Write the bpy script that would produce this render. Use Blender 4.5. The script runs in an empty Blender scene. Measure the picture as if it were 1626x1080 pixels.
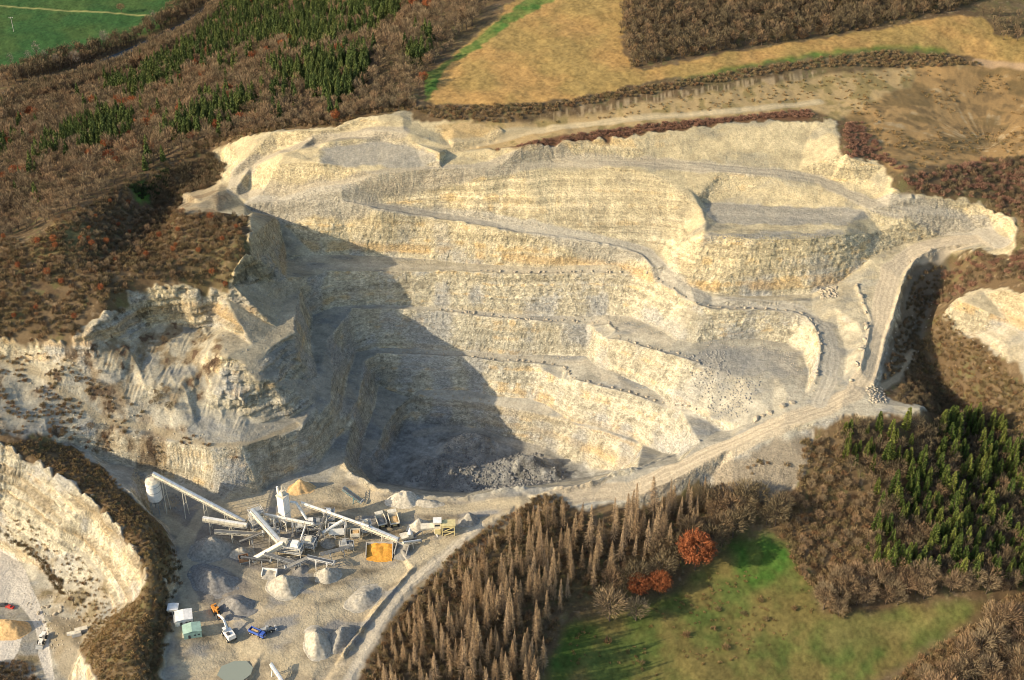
import bpy, bmesh, math, random
import numpy as np
from mathutils import Vector, Matrix, Euler
from mathutils.geometry import delaunay_2d_cdt
R = math.radians
rng = np.random.default_rng(7); random.seed(7)
scene = bpy.context.scene
COL = scene.collection

# ---------------------------------------------------------------- camera, sky, sun
CAMH, PITCH, HFOV = 490.0, 36.0, 40.0
cam_d = bpy.data.cameras.new('camera'); cam = bpy.data.objects.new('camera', cam_d); COL.objects.link(cam)
cam.location = (0, 0, CAMH); cam.rotation_euler = (R(90-PITCH), 0, 0)
cam_d.sensor_width = 36; cam_d.sensor_fit = 'HORIZONTAL'; cam_d.angle = R(HFOV)
cam_d.clip_start = 1; cam_d.clip_end = 30000
scene.camera = cam
SUN_EL, SUN_AZ = 22.0, 18.0          # shadows run along +X turned SUN_AZ degrees towards +Y
w = bpy.data.worlds.new('World'); scene.world = w; w.use_nodes = True
nt = w.node_tree; bg = nt.nodes['Background']
sky = nt.nodes.new('ShaderNodeTexSky'); sky.sky_type = 'NISHITA'; sky.sun_disc = False
sky.sun_elevation = R(SUN_EL)
# direction to the sun: (-cos az, -sin az)
sd = Vector((-math.cos(R(SUN_AZ))*math.cos(R(SUN_EL)), -math.sin(R(SUN_AZ))*math.cos(R(SUN_EL)), math.sin(R(SUN_EL))))
sky.sun_rotation = math.atan2(sd.x, sd.y)
sky.dust_density = 1.5
nt.links.new(sky.outputs[0], bg.inputs[0]); bg.inputs[1].default_value = 0.15
sl = bpy.data.lights.new('sun', 'SUN'); so = bpy.data.objects.new('sun', sl); COL.objects.link(so)
sl.energy = 4.4; sl.angle = R(0.5); sl.color = (1.0, 0.84, 0.61)
so.rotation_euler = (-sd).to_track_quat('-Z', 'Y').to_euler()
scene.view_settings.view_transform = 'Standard'; scene.view_settings.look = 'None'
scene.view_settings.gamma = 1; scene.view_settings.use_curve_mapping = False
scene.view_settings.exposure = 0.64
scene.cycles.filter_width = 1.0; scene.render.filter_size = 1.0
scene.cycles.max_bounces = 5; scene.cycles.diffuse_bounces = 2; scene.cycles.transparent_max_bounces = 4

# ---------------------------------------------------------------- noise
def _h(ix, iy, iz, seed):
    n = (ix*374761393 + iy*668265263 + iz*1274126177 + seed*974711) & 0xffffffff
    n = ((n ^ (n >> 13)) * 1274126177) & 0xffffffff
    return ((n ^ (n >> 16)) & 0xffff) / 65535.0
def noise3(x, y, z, seed=0):
    xi = np.floor(x).astype(np.int64); yi = np.floor(y).astype(np.int64); zi = np.floor(z).astype(np.int64)
    fx = x-xi; fy = y-yi; fz = z-zi
    fx = fx*fx*(3-2*fx); fy = fy*fy*(3-2*fy); fz = fz*fz*(3-2*fz)
    r = 0
    for dx in (0, 1):
        wx = fx if dx else 1-fx
        for dy in (0, 1):
            wy = fy if dy else 1-fy
            for dz in (0, 1):
                r = r + wx*wy*(fz if dz else 1-fz)*_h(xi+dx, yi+dy, zi+dz, seed)
    return r*2-1
def noise2(x, y, seed=0):
    xi = np.floor(x).astype(np.int64); yi = np.floor(y).astype(np.int64)
    fx = x-xi; fy = y-yi
    fx = fx*fx*(3-2*fx); fy = fy*fy*(3-2*fy)
    a = _h(xi, yi, 0, seed); b = _h(xi+1, yi, 0, seed); c = _h(xi, yi+1, 0, seed); d = _h(xi+1, yi+1, 0, seed)
    return ((a*(1-fx)+b*fx)*(1-fy) + (c*(1-fx)+d*fx)*fy)*2-1
def fbm2(x, y, oct=4, seed=0):
    r = 0; a = 0.5
    for k in range(oct):
        r = r + a*noise2(x*2**k+13.1*k, y*2**k+7.7*k, seed+k); a *= 0.5
    return r

# ---------------------------------------------------------------- photograph pixel -> point in the place
F = 813/math.tan(R(HFOV/2)); CP, SP = math.cos(R(PITCH)), math.sin(R(PITCH))
def ray(u, v):
    a = (u-813)/F; b = -(v-540)/F
    return (a, CP+b*SP, -SP+b*CP)     # x, y, z per unit of depth
def W(u, v, z):
    d = ray(u, v); t = (z-CAMH)/d[2]
    return (d[0]*t, d[1]*t, z)
# ---------------------------------------------------------------- terrain: break lines (crests, toes, road edges)
LINES = '''
0,-420,-35 300,-420,-35 560,-420,60 800,-420,125 1200,-420,140 1900,-420,140
-330,0,-36 0,0,-35 150,0,-35 290,0,-35
-330,80,-36 0,100,-35 120,78,-35 240,50,-35 320,5,-35 360,-40,-36 400,-200,-36
-330,230,-38 0,158,-38 60,135,-38 140,112,-38 220,78,-38 300,42,-38 345,8,-38 375,-30,-38 430,-200,-38
-330,300,20 0,220,15
0,290,50 -330,400,60
190,240,62 190,180,22 200,115,-25
100,270,62 100,200,15
300,205,80 300,150,50 300,90,5
400,205,100 400,150,82 400,90,50 400,30,10 410,-20,-20
480,160,100 480,90,75 480,20,35 500,-60,0
560,180,113 560,100,106 560,30,88 600,-60,70
680,60,120 700,0,122 740,-100,122
800,0,128 900,-120,133
-330,430,80 0,385,82 40,388,84 100,352,88 180,307,85 200,293,87 267,257,90 320,233,92 360,220,97 433,210,105 480,207,109 533,205,112 540,200,113 573,187,115 633,180,116 673,167,117 680,160,118
215,310,79 235,330,66 270,335,64 290,322,68
240,285,79 300,268,77 345,262,78
230,300,68 280,300,64 330,283,70
280,338,80 320,322,82 345,305,83 350,292,82
300,345,82 345,338,81 390,345,79 400,338,77
363,287,81 400,263,86 450,247,95 500,230,102 540,219,107 600,208,111 650,212,111 720,235,109
345,283,82 380,262,89 440,238,99 500,218,107 560,203,112 620,196,113 640,192,114
377,310,79 395,322,77 440,318,79 480,312,84 540,300,92 607,287,95 690,273,97 757,272,98 823,263,99 883,257,99 923,260,99 1007,270,98 1080,268,97 1147,273,97 1231,281,95 1298,294,92 1365,322,87 1378,331,86
362,300,82 377,296,84 395,300,80 420,302,82 490,291,91 540,287,93 600,278,95 700,268,97 797,262,99 873,252,100 940,254,100 1040,257,99 1080,257,99 1190,266,97 1267,270,96 1320,286,93 1365,297,91 1392,317,88 1408,328,87
440,262,99 507,259,102 540,263,102 600,263,102 673,263,102 700,262,101
470,240,103 507,236,103 603,224,104 657,233,104 700,243,104
520,225,108 603,217,110 657,227,110 707,238,109 710,243,109 830,232,109 1000,218,110 1080,206,111 1164,197,112 1224,192,113 1290,194,112 1328,196,112 1334,220,109 1338,240,106 1369,255,103 1402,262,101 1415,284,97 1420,300,95 1450,313,93 1500,320,90 1550,323,87 1605,347,84 1614,362,82 1610,395,78 1600,415,74
390,325,76 440,327,76 500,325,76 540,327,76 600,335,76 680,348,76 753,360,75 840,375,73 923,386,71 983,396,69 1020,410,66 1034,425,64
400,335,73 440,345,70
395,322,77 450,320,77 540,319,77 620,325,76 700,338,76 780,352,75 870,366,74 960,378,72 1020,388,70 1050,400,68 1062,418,66 1075,440,62 1095,455,59 1130,467,56 1200,471,54 1290,466,54 1330,452,57 1365,455,59
455,408,55 500,405,55 560,405,54 620,408,54 680,412,54 740,418,54 800,421,54 860,424,55 920,420,57 980,419,60 1015,421,63 1034,425,64
460,412,54 500,438,54 520,430,54 600,431,54 697,432,54 780,436,54 840,438,54 930,437,55 1007,438,57 1040,447,58 1073,467,56 1087,473,55 1107,487,54 1130,493,53 1200,495,52 1260,498,51 1280,505,50 1293,520,49 1302,547,47 1300,573,44 1295,597,41 1288,627,36
530,487,35 600,484,35 680,487,35 720,492,35 780,497,35 850,502,35 920,503,36 960,500,37 1000,503,38 1040,520,39 1075,540,40 1105,545,40 1140,540,40 1200,538,39 1250,545,38 1275,560,38 1285,590,37 1280,625,36
530,497,35 560,492,35 640,492,35 697,497,35 740,502,35 793,508,35 840,513,35 880,515,35 933,515,35 967,518,36 977,527,36 960,540,36 983,542,37 1023,553,38 1050,562,38 1080,568,38 1110,580,37 1140,588,37 1180,600,36 1230,597,37 1243,603,37 1250,625,36 1245,645,34 1225,657,31 1187,672,27
565,560,13 600,553,13 620,552,13 740,557,13 823,564,13 873,563,14 933,565,15 947,580,16 973,590,17 1007,605,18 1040,620,18 1073,636,21 1100,649,23 1125,665,23
580,573,13 600,563,13 727,568,13 790,577,13 850,580,13 893,585,14 900,593,14 893,605,14 917,607,15 957,618,16 1000,628,17 1033,638,17 1060,645,17 1080,650,17 1105,660,17 1130,673,17 1145,683,18
595,640,-6 600,612,-5 667,618,-5 737,618,-5 793,629,-5 845,633,-5 867,640,-5 870,650,-5 900,662,-5 940,675,-4 1007,697,-3 1040,710,-3 1060,716,0
635,645,-6 650,632,-5 670,627,-5 707,633,-5 780,643,-5 827,652,-5 863,660,-5 900,671,-5 940,683,-4 983,694,-3 1020,707,-3 1053,719,-2 1070,722,2
640,665,-25 680,675,-25 773,681,-25 793,690,-25 840,703,-27 873,714,-28 893,727,-28 923,737,-27 950,745,-25 985,748,-19
495,500,35 530,487,35
495,500,35 492,540,32 505,600,27 500,640,24
530,497,35 520,540,32 530,590,27 527,640,23 505,665,22 482,681,24
565,560,13 550,600,10 545,650,6 530,700,2 500,740,0
580,573,13 575,600,10 570,640,6 560,680,3 550,720,1 547,743,0
595,640,-6 580,680,-10 572,715,-14 570,742,-17
635,645,-6 612,680,-10 600,710,-15 588,735,-19
640,665,-25 632,690,-25 615,730,-25 600,764,-24 680,778,-25 740,782,-27 820,766,-29 860,765,-29 940,757,-27 972,751,-20
570,742,-17 588,765,-22
547,743,0 560,757,1 600,778,2 640,786,2 680,790,2 740,793,2 820,776,6 860,777,7 900,777,8 940,769,9 970,757,10 1010,747,12 1073,722,16 1110,702,20 1160,684,24 1187,672,27
400,335,77 397,350,83 395,380,89 390,400,88 375,430,81 370,455,71 355,470,66
355,470,66 347,460,68 267,455,72 213,457,73 170,493,70 130,532,64 97,542,62 50,536,62 0,533,62 -330,540,60
0,450,76 150,440,78 270,420,79 330,400,82
353,565,53 400,548,53 440,520,53 450,480,54 455,440,54 455,408,55
353,570,51 385,577,49 430,553,51 468,524,52 472,490,53 480,460,53 500,438,54
410,592,45 473,571,41 430,603,41 410,592,45
353,570,51 352,600,44 358,653,31 410,675,25 463,664,24
410,592,45 413,607,42 405,640,33
0,552,54 50,556,52 97,565,50 133,600,44 170,620,40 213,633,37 240,610,42 287,610,42 320,645,33 358,653,31
190,530,56 240,515,52 300,515,51 340,512,52
200,480,66 240,478,64 300,475,65 345,482,60
170,560,53 215,575,48
225,575,45 300,565,46 330,590,42
0,570,50 50,600,44 90,640,38 160,673,30 233,670,28 300,690,26 383,700,25 463,664,24 480,676,24
0,650,40 0,690,35 60,695,31 90,697,27 160,680,28 200,690,26 250,700,25 330,712,25 385,710,25 482,681,24
-330,570,52 0,570,50
-330,700,38 0,690,35
213,743,8 253,756,3 300,769,0 367,793,0 397,797,0 415,785,0 430,768,0 460,755,0 500,742,0
90,697,27 110,702,22 140,715,18 173,735,11 213,743,8
10,700,34 83,710,31 110,723,30 167,753,28 207,783,26 240,820,23 247,870,21 245,907,18 233,947,12
-330,660,38 10,700,34 30,718,32 60,730,30 110,763,27 160,800,24 190,837,21 217,877,19 233,913,15 228,940,9 213,957,1
105,725,18 170,757,8 207,787,3 243,817,1 267,837,0 283,887,0 290,933,0 267,953,0 275,1000,-1 262,1040,-3 250,1080,-4 240,1200,-5
-330,790,6 10,783,6 40,810,4 83,843,1 133,870,-3 167,907,-6 195,955,-9
-330,840,-8 0,840,-8 37,863,-11 67,887,-14 97,927,-17 110,950,-18 
-330,850,-14 0,850,-13 30,873,-16 60,897,-19 90,935,-21
-330,870,-22 0,872,-22 30,890,-22 55,930,-22 68,975,-22 80,1060,-22 85,1200,-22
130,985,-21 180,965,-14 213,957,1
180,985,-12 127,1033,-18 108,1080,-22 95,1200,-22
233,947,12 235,975,6 212,1010,7 208,1045,6 228,1080,5 225,1200,4
190,990,0 135,1035,-7 152,1080,-2 150,1200,0
1900,1200,-22
-330,1000,-22 0,1000,-22
-330,1200,-22 95,1200,-22
240,780,0 300,800,0 400,850,0 600,830,0 500,950,0 350,930,0
300,1030,-2 330,1050,-4 380,1050,-5 400,1080,-5 330,1200,-5 420,1030,-2 500,1060,-2 480,1200,-2
650,905,-1 600,955,-2 560,1010,-3 530,1060,-3 500,1100,-3
655,902,1 607,958,1 567,1010,0 545,1038,0
715,868,2 650,912,0 600,970,-1 548,1050,-2 500,1110,-2
760,840,3 720,868,2 700,885,1 640,945,0 605,1000,-1 570,1055,-2 555,1090,-2 530,1200,-3
940,790,5 1007,765,10 1080,735,17 1160,700,24 1250,660,33 1290,645,35 1350,612,40 1365,590,44 1375,545,50 1382,510,53 1370,485,56 1365,455,59 1380,412,66 1440,386,69 1500,373,71 1540,369,73 1560,362,74 
820,776,5 850,795,4 940,790,5
830,800,6 850,790,9 868,783,11 890,792,9 905,805,6 1000,795,7 1080,757,15 1160,712,24 1240,677,32 1330,660,37 1400,664,38 1460,661,39 1469,655,39 1465,649,39 1410,643,39 1392,636,39
760,840,3 830,800,6
1390,618,39 1388,613,40 1400,577,44 1407,540,50 1417,510,54 1427,480,58 1437,447,62 1442,430,64 1460,410,67 1487,393,70 1560,385,74 1590,400,75 1600,415,74
1408,328,87 1465,325,85 1530,333,82 1583,353,78 1600,368,77
1378,331,86 1450,338,83 1520,346,80 1552,362,75
1560,362,74 1600,368,77
1095,300,91 1107,312,88 1113,330,86 1120,352,85 1118,372,84 1200,380,84 1290,380,82 1340,374,81 1400,368,77 1440,374,74
1120,322,84 1200,326,84 1300,330,84 1370,334,85 1350,352,83 1270,360,83 1180,360,83 1140,352,83 1120,322,84
1007,275,96 1060,290,93 1095,300,91
1165,278,95 1180,310,87
1160,478,55 1290,478,54 1330,492,54 1360,512,53 1370,530,51 1362,570,47
1130,484,53 1200,487,52 1290,500,50 1330,520,48 1345,560,45 1340,600,41 1320,630,37
1302,468,56 1325,475,56
1500,400,66 1502,440,52 1478,480,44 1462,520,38 1450,552,35 1480,600,25 1505,640,18 1535,690,13 1570,760,8 1640,850,2 1900,950,0
1487,393,70 1500,400,66
1390,618,39 1425,590,37 1450,562,36
1392,636,39 1430,620,33 1470,590,30
1540,400,72 1626,430,78 1900,450,82
1560,460,66 1626,465,72 1900,480,78
1495,500,52 1520,470,60 1560,460,66
1495,500,52 1540,535,46 1600,590,42 1640,600,42 1900,650,48
1530,480,62 1600,510,58 1640,540,55
1480,530,42 1560,600,36 1640,650,32
1530,620,28 1600,700,20 1640,740,16 1900,800,20
1340,215,110 1345,250,105 1430,270,101 1500,264,98 1560,250,96 1626,240,98 1900,230,100
1430,300,96 1500,300,93 1626,310,87 1900,320,88
1614,362,82 1640,390,82 1900,400,84
1330,180,113 1400,160,114 1480,140,113 1560,130,111 1640,140,107 1900,150,104
1570,225,97 1540,180,104 1400,210,108
680,166,118 760,165,119 880,160,120 1000,137,122 1150,115,124 1300,88,126 1400,78,126 1500,85,124 1560,98,121 1640,105,119 1900,110,118
660,185,114 740,195,113 850,190,114 1000,167,117 1150,143,119 1300,122,120 1450,106,120 1560,100,120
720,228,110 780,222,110 860,205,111 1000,188,113 1150,175,114 1300,160,114 1345,158,114
790,228,110 880,215,111 1000,199,112 1150,187,113 1280,175,113
700,212,110 650,200,112
640,205,112 720,205,114 800,207,113
1000,110,124 1100,60,128 1300,20,130 1500,20,132 1640,60,126 1900,60,126
1000,0,130 1300,-60,136 1640,-60,138 1900,-60,140
1330,665,35 1300,700,26 1280,740,20 1250,790,8 1170,814,2 1110,792,2
1400,672,34 1400,740,20 1390,800,10
1462,668,34 1480,720,22 1500,800,8
1390,850,4 1350,920,-4 1300,985,-10
1500,900,0 1640,900,-2 1900,900,-2
1110,792,2 1000,835,-2 950,850,-3 870,850,0 820,830,2
1150,860,-3 1000,900,-7 860,900,-4 780,900,-2 700,930,-2 640,1000,-3 600,1080,-4 590,1200,-5
1200,900,-5 1150,880,-4 1050,960,-13 930,980,-12 860,1080,-16 850,1200,-18
1300,985,-10 1200,1000,-13 1000,1080,-20 1000,1200,-24
1450,965,-8 1570,957,-5 1640,935,-4 1900,930,-4
1640,1090,-14 1480,1090,-15 1300,1100,-19
'''
pv, pe, pz = [], [], []
idx = {}
for ln in LINES.strip().split('\n'):
    last = None
    for tok in ln.split():
        u, v, z = tok.split(','); key = (float(u), float(v))
        if key not in idx:
            idx[key] = len(pv); pv.append(Vector(key)); pz.append(float(z))
        k = idx[key]
        if last is not None and last != k : pe.append((last, k))
        last = k
cv, ce, cf, ov, oe, of = delaunay_2d_cdt(pv, pe, [], 0, 1e-3, True)
Z = np.zeros(len(cv)); bad = []
for i, p in enumerate(cv):
    if ov[i]: Z[i] = pz[ov[i][0]]
    else:
        best = None
        for a, b in pe:
            A, B = pv[a], pv[b]; AB = B-A; t = max(0, min(1, (p-A).dot(AB)/AB.length_squared))
            d = (A+AB*t-p).length
            zz = pz[a]*(1-t)+pz[b]*t
            if best is None or d < best[0]: best = (d, zz)
        Z[i] = best[1]; bad.append((round(p.x), round(p.y), round(Z[i])))
if bad: print('CROSSINGS', bad)
TRI = np.array([(f[0], f[k], f[k+1]) for f in cf for k in range(1, len(f)-1)])
CU = np.array([p.x for p in cv]); CV = np.array([p.y for p in cv])
def wpos(Z):
    rx, ry, rz = ray(CU, CV); t = (Z-CAMH)/rz
    return np.stack([rx*t, ry*t, Z], -1)
for it in range(160):                 # relax heights wherever a slope would overhang
    Q = wpos(Z); n = np.cross(Q[TRI[:, 1]]-Q[TRI[:, 0]], Q[TRI[:, 2]]-Q[TRI[:, 0]])
    im = (CU[TRI[:, 1]]-CU[TRI[:, 0]])*(CV[TRI[:, 2]]-CV[TRI[:, 0]])-(CV[TRI[:, 1]]-CV[TRI[:, 0]])*(CU[TRI[:, 2]]-CU[TRI[:, 0]])
    nz = -n[:, 2]*np.sign(im)/(np.linalg.norm(n, axis=1)+1e-9)
    badt = TRI[nz < 0.17]
    if not len(badt): break
    m = Z[badt].mean(1, keepdims=True); d = (m-Z[badt])*0.12
    acc = np.zeros_like(Z); cnt = np.zeros_like(Z)
    np.add.at(acc, badt.ravel(), d.ravel()); np.add.at(cnt, badt.ravel(), 1)
    Z = Z+acc/np.maximum(cnt, 1)
P3 = wpos(Z)
# grid: fans out with distance
NX = 1150
SM = 0.2347*1.14; YC = 550.0
ys = [345.0]
while ys[-1] < 1480:
    y = ys[-1]; ys.append(y + (0.27 if 596 < y < 712 else 0.5 if 470 < y < 735 else 0.62+max(0, y-735)*0.0022))
ys = np.array(ys); NY = len(ys)
ss = np.linspace(-SM, SM, NX)
S, Yg = np.meshgrid(ss, ys); Xg = S*(Yg+YC)
H0 = np.full((NY, NX), -1e9)
for f in cf:
    for k in range(1, len(f)-1):
        a, b, c = P3[f[0]], P3[f[k]], P3[f[k+1]]
        y0, y1 = min(a[1], b[1], c[1]), max(a[1], b[1], c[1])
        i0, i1 = np.searchsorted(ys, y0), np.searchsorted(ys, y1)
        if i1 <= i0: continue
        sv = [q[0]/(q[1]+YC) for q in (a, b, c)]
        j0, j1 = np.searchsorted(ss, min(sv)-1e-6), np.searchsorted(ss, max(sv)+1e-6)
        if j1 <= j0: continue
        X = Xg[i0:i1, j0:j1]; Y = Yg[i0:i1, j0:j1]
        den = (b[1]-c[1])*(a[0]-c[0])+(c[0]-b[0])*(a[1]-c[1])
        if abs(den) < 1e-9: continue
        l1 = ((b[1]-c[1])*(X-c[0])+(c[0]-b[0])*(Y-c[1]))/den
        l2 = ((c[1]-a[1])*(X-c[0])+(a[0]-c[0])*(Y-c[1]))/den
        l3 = 1-l1-l2
        m = (l1 > -1e-4) & (l2 > -1e-4) & (l3 > -1e-4)
        z = l1*a[2]+l2*b[2]+l3*c[2]
        sub = H0[i0:i1, j0:j1]; np.copyto(sub, np.maximum(sub, z), where=m)
hole = H0 < -1e8
print('grid', NY, NX, 'holes', hole.mean(), 'tri', len(cf))
for it in range(400):
    if not hole.any(): break
    acc = np.zeros_like(H0); cnt = np.zeros_like(H0)
    for dy, dx in ((0, 1), (0, -1), (1, 0), (-1, 0)):
        sh = np.roll(H0, (dy, dx), (0, 1)); ok = sh > -1e8
        if dy == 1: ok[0] = False
        if dy == -1: ok[-1] = False
        if dx == 1: ok[:, 0] = False
        if dx == -1: ok[:, -1] = False
        acc += np.where(ok, sh, 0); cnt += ok
    m = hole & (cnt > 0); H0[m] = acc[m]/cnt[m]; hole = H0 < -1e8
H0[hole] = -22
def blur(a, r):
    for ax in (0, 1):
        p = np.concatenate([np.repeat(np.take(a, [0], ax), r, ax), a, np.repeat(np.take(a, [-1], ax), r, ax)], ax)
        c = np.cumsum(p, ax); z = np.take(c, [0], ax)*0; c = np.concatenate([z, c], ax)
        n = a.shape[ax]; a = (np.take(c, range(2*r+1, 2*r+1+n), ax)-np.take(c, range(0, n), ax))/(2*r+1)
    return a
# ---------------------------------------------------------------- where a sight line meets the ground
def gidx(x, y):
    fi = np.interp(y, ys, np.arange(NY)); s = np.asarray(x)/(np.asarray(y)+YC)
    fj = np.clip((s+SM)/(2*SM)*(NX-1), 0, NX-1.001); return np.clip(fi, 0, NY-1.001), fj
def sample(A, x, y):
    fi, fj = gidx(x, y); i = fi.astype(int); j = fj.astype(int); a = fi-i; b = fj-j
    return (A[i, j]*(1-b)+A[i, j+1]*b)*(1-a)+(A[i+1, j]*(1-b)+A[i+1, j+1]*b)*a
_TT = np.linspace(480, 1900, 2841)
def hit(u, v, A=None):
    A = H0 if A is None else A
    d = ray(u, v); x = d[0]*_TT; y = d[1]*_TT; z = CAMH+d[2]*_TT
    under = z < sample(A, x, y); k = int(np.argmax(under)) if under.any() else len(_TT)-1
    if k == 0: k = 1
    h0 = z[k-1]-sample(A, x[k-1:k], y[k-1:k])[0]; h1 = z[k]-sample(A, x[k:k+1], y[k:k+1])[0]
    f = h0/(h0-h1+1e-9); t = _TT[k-1]+f*(_TT[k]-_TT[k-1])
    return (d[0]*t, d[1]*t, CAMH+d[2]*t)
def parse(s): return [tuple(map(float, t.split(','))) for t in s.split()]
def wpoly(s): return np.array([hit(u, v)[:2] for u, v in parse(s)])
def inside(P, x, y):
    r = np.zeros(x.shape, bool); n = len(P)
    for k in range(n):
        x0, y0 = P[k]; x1, y1 = P[(k+1) % n]
        if y0 == y1: continue
        c = ((y0 > y) != (y1 > y)) & (x < (x1-x0)*(y-y0)/(y1-y0)+x0); r ^= c
    return r
jx = Xg+2.2*noise2(Xg/5, Yg/5, 31)+1.0*noise2(Xg/1.7, Yg/1.7, 32); jy = Yg+2.2*noise2(Xg/5, Yg/5, 33)+1.0*noise2(Xg/1.7, Yg/1.7, 34)
def mask(s, soft=1, jit=True):
    P = wpoly(s)
    m = inside(P, jx if jit else Xg, jy if jit else Yg).astype(np.float32)
    return blur(m, soft) if soft else m
def lines_dist(s):
    P = wpoly(s); d = np.full(Xg.shape, 1e9)
    for k in range(len(P)-1):
        A, B = P[k], P[k+1]; L = B-A; l2 = (L**2).sum()+1e-9
        lo = np.searchsorted(ys, min(A[1], B[1])-15); hi = np.searchsorted(ys, max(A[1], B[1])+15)
        if hi <= lo: continue
        X = Xg[lo:hi]; Y = Yg[lo:hi]
        t = np.clip(((X-A[0])*L[0]+(Y-A[1])*L[1])/l2, 0, 1)
        d[lo:hi] = np.minimum(d[lo:hi], np.hypot(X-A[0]-L[0]*t, Y-A[1]-L[1]*t))
    return d
QUARRY = '0,533 97,542 170,493 213,455 267,453 347,458 365,465 372,430 388,400 395,380 393,345 345,338 290,338 280,325 350,285 350,262 330,245 345,228 400,213 433,207 533,202 573,185 633,177 658,180 650,192 700,195 790,198 800,215 745,232 790,236 1000,216 1164,195 1330,191 1337,246 1400,259 1418,300 1450,310 1550,319 1607,345 1617,365 1613,398 1597,412 1560,395 1497,397 1467,412 1448,432 1443,447 1433,480 1423,510 1413,540 1406,577 1396,613 1400,630 1468,646 1467,662 1330,667 1290,690 1280,735 1265,770 1210,800 1165,812 1135,785 1110,765 1060,785 1000,798 905,806 870,784 830,802 762,842 720,880 640,946 605,1002 567,1076 555,1200 230,1200 262,1040 270,1000 262,950 286,925 280,885 262,840 240,817 205,786 170,748 110,704 60,693 0,688 -330,700 -330,540'
CLIFFL = '0,703 25,711 60,729 110,762 160,799 190,836 217,876 232,912 226,943 208,962 150,985 127,1033 153,1080 100,1200 -330,1200 -330,700'
mQ = mask(QUARRY); mC = mask(CLIFFL)
rocky = np.clip(mQ+mC+mask('1500,500 1530,464 1626,460 1900,460 1900,640 1626,600 1560,540')*.9, 0, 1)
tanhill = mask('1340,150 1450,106 1560,100 1900,100 1900,260 1626,250 1500,260 1430,272 1405,256 1345,190', 3)
shelf = mask('690,200 740,196 850,192 1000,168 1150,144 1300,123 1450,106 1450,130 1350,185 1330,190 1290,175 1150,187 1000,201 880,217 790,236 735,232', 2)
# heights: crisp rock, rounded soil
Hs = blur(blur(H0, 9), 7)
k = np.clip(rocky+0.35*shelf, 0, 1); Hb = blur(H0, 1)*k+Hs*(1-k)
soil = 1-blur(rocky, 4)
Hb = Hb + soil*(1.2*fbm2(Xg/26, Yg/26, 3, 5)+0.35*fbm2(Xg/5, Yg/5, 3, 9)) + 0.18*rocky*fbm2(Xg/3.5, Yg/3.5, 3, 12)
smt = mask('440,318 480,303 600,288 700,280 880,268 1050,278 1095,310 1095,440 1040,392 900,362 700,333 500,322', 4); Hb = Hb*(1-smt)+blur(blur(Hb, 5), 5)*smt
smc = mask('0,545 97,556 130,545 175,510 213,468 350,470 352,560 400,600 410,670 383,698 300,686 200,683 100,695 0,686 -330,690 -330,560', 6); clm = mask('135,540 175,510 213,468 350,470 352,560 400,600 410,670 383,690 300,660 220,640', 6); Hb = Hb*(1-smc)+(blur(blur(Hb, 5), 4)+1.0*noise2(Xg/11, Yg/11, 301)-(.35+.65*clm)*(1.3*np.abs(noise2(Xg/5.5+Yg/13, Yg/15, 302))+.6*np.abs(noise2(Xg/2.1-Yg/9, Yg/6, 303))))*smc
# safety berms thrown up along the bench edges
for b_ in ('440,325 500,323 600,333 680,346 753,358 840,373 923,384 983,394 1020,408 1034,423', '697,431 780,435 840,437 930,436 1007,437 1040,446 1073,466 1107,486 1130,492 1200,494 1260,497 1280,504 1293,519 1302,547 1300,573 1295,597', '560,491 697,496 793,507 880,514 967,517 978,526 962,540 983,541 1050,561 1110,579', '600,562 727,567 790,576 850,579 893,584 900,592 893,604 917,606 1000,627 1105,659', '1360,455 1372,483 1383,510 1376,545 1366,588', '1478,398 1455,412 1440,432 1434,447 1425,480 1415,510 1405,540 1398,577 1386,612', '655,904 607,958 567,1010 545,1038', '547,741 560,756 600,777 640,785 680,789 740,792 820,775 860,776 900,776 940,768 1010,746 1073,721 1110,701'):
    d_ = lines_dist(b_); Hb = Hb+(.9+.5*noise2(Xg/3, Yg/3, 77))*np.exp(-(d_/1.1)**2)
d_ = lines_dist('547,742 560,757 600,778 640,786 680,790 740,793 820,776 860,777 900,777 940,769 970,757 1010,747'); Hb = Hb+(1.5+1.3*noise2(Xg/4, Yg/4, 177)+.5*noise2(Xg/1.5, Yg/1.5, 178))*np.exp(-(d_/1.6)**2)
# heaps of blasted rock on the pit floor
for u_, v_, rx_, ry_, h_ in ((745, 712, 16, 7, 9), (715, 745, 14, 8, 5), (835, 740, 15, 7, 9), (870, 752, 10, 5, 4), (790, 752, 10, 5, 2), (670, 742, 9, 9, 3)):
    q_ = W(u_, v_, -24); t_ = ((Xg-q_[0])/rx_)**2+((Yg-q_[1])/ry_)**2; Hb = Hb+h_*np.exp(-t_*1.3)*(1+.35*noise2(Xg/3, Yg/3, 78))
gy = np.gradient(Hb, axis=0)/np.gradient(ys)[:, None]; gxs = np.gradient(Hb, ss, axis=1)/(Yg+YC)
gx = gxs; gyt = gy - gx*(S)       # grid columns fan out
slope = np.hypot(gx, gyt)
sm = lambda a, b, t: (lambda q: q*q*(3-2*q))(np.clip((t-a)/(b-a), 0, 1))
face = sm(0.55, 1.3, blur(slope, 1))*rocky; face = np.maximum(face, smt*.6)*(1-.0*smt)
gn = blur(slope, 3)+1e-6; ux = -blur(gx, 3)/gn; uy = -blur(gyt, 3)/gn    # outward, down the slope
ZZ = Hb
soft_up = sm(78, 92, ZZ)            # the top clay-rich benches are raked, the lower ones blasted
tt = (-uy*Xg+ux*Yg)
flute = .42*noise3(Xg/6.5, Yg/6.5, ZZ/9, 40)+0.22*noise3(Xg/2.3, Yg/2.3, ZZ/3, 41)+0.15*noise3(Xg/.95, Yg/.95, ZZ/2.0, 42)
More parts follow.
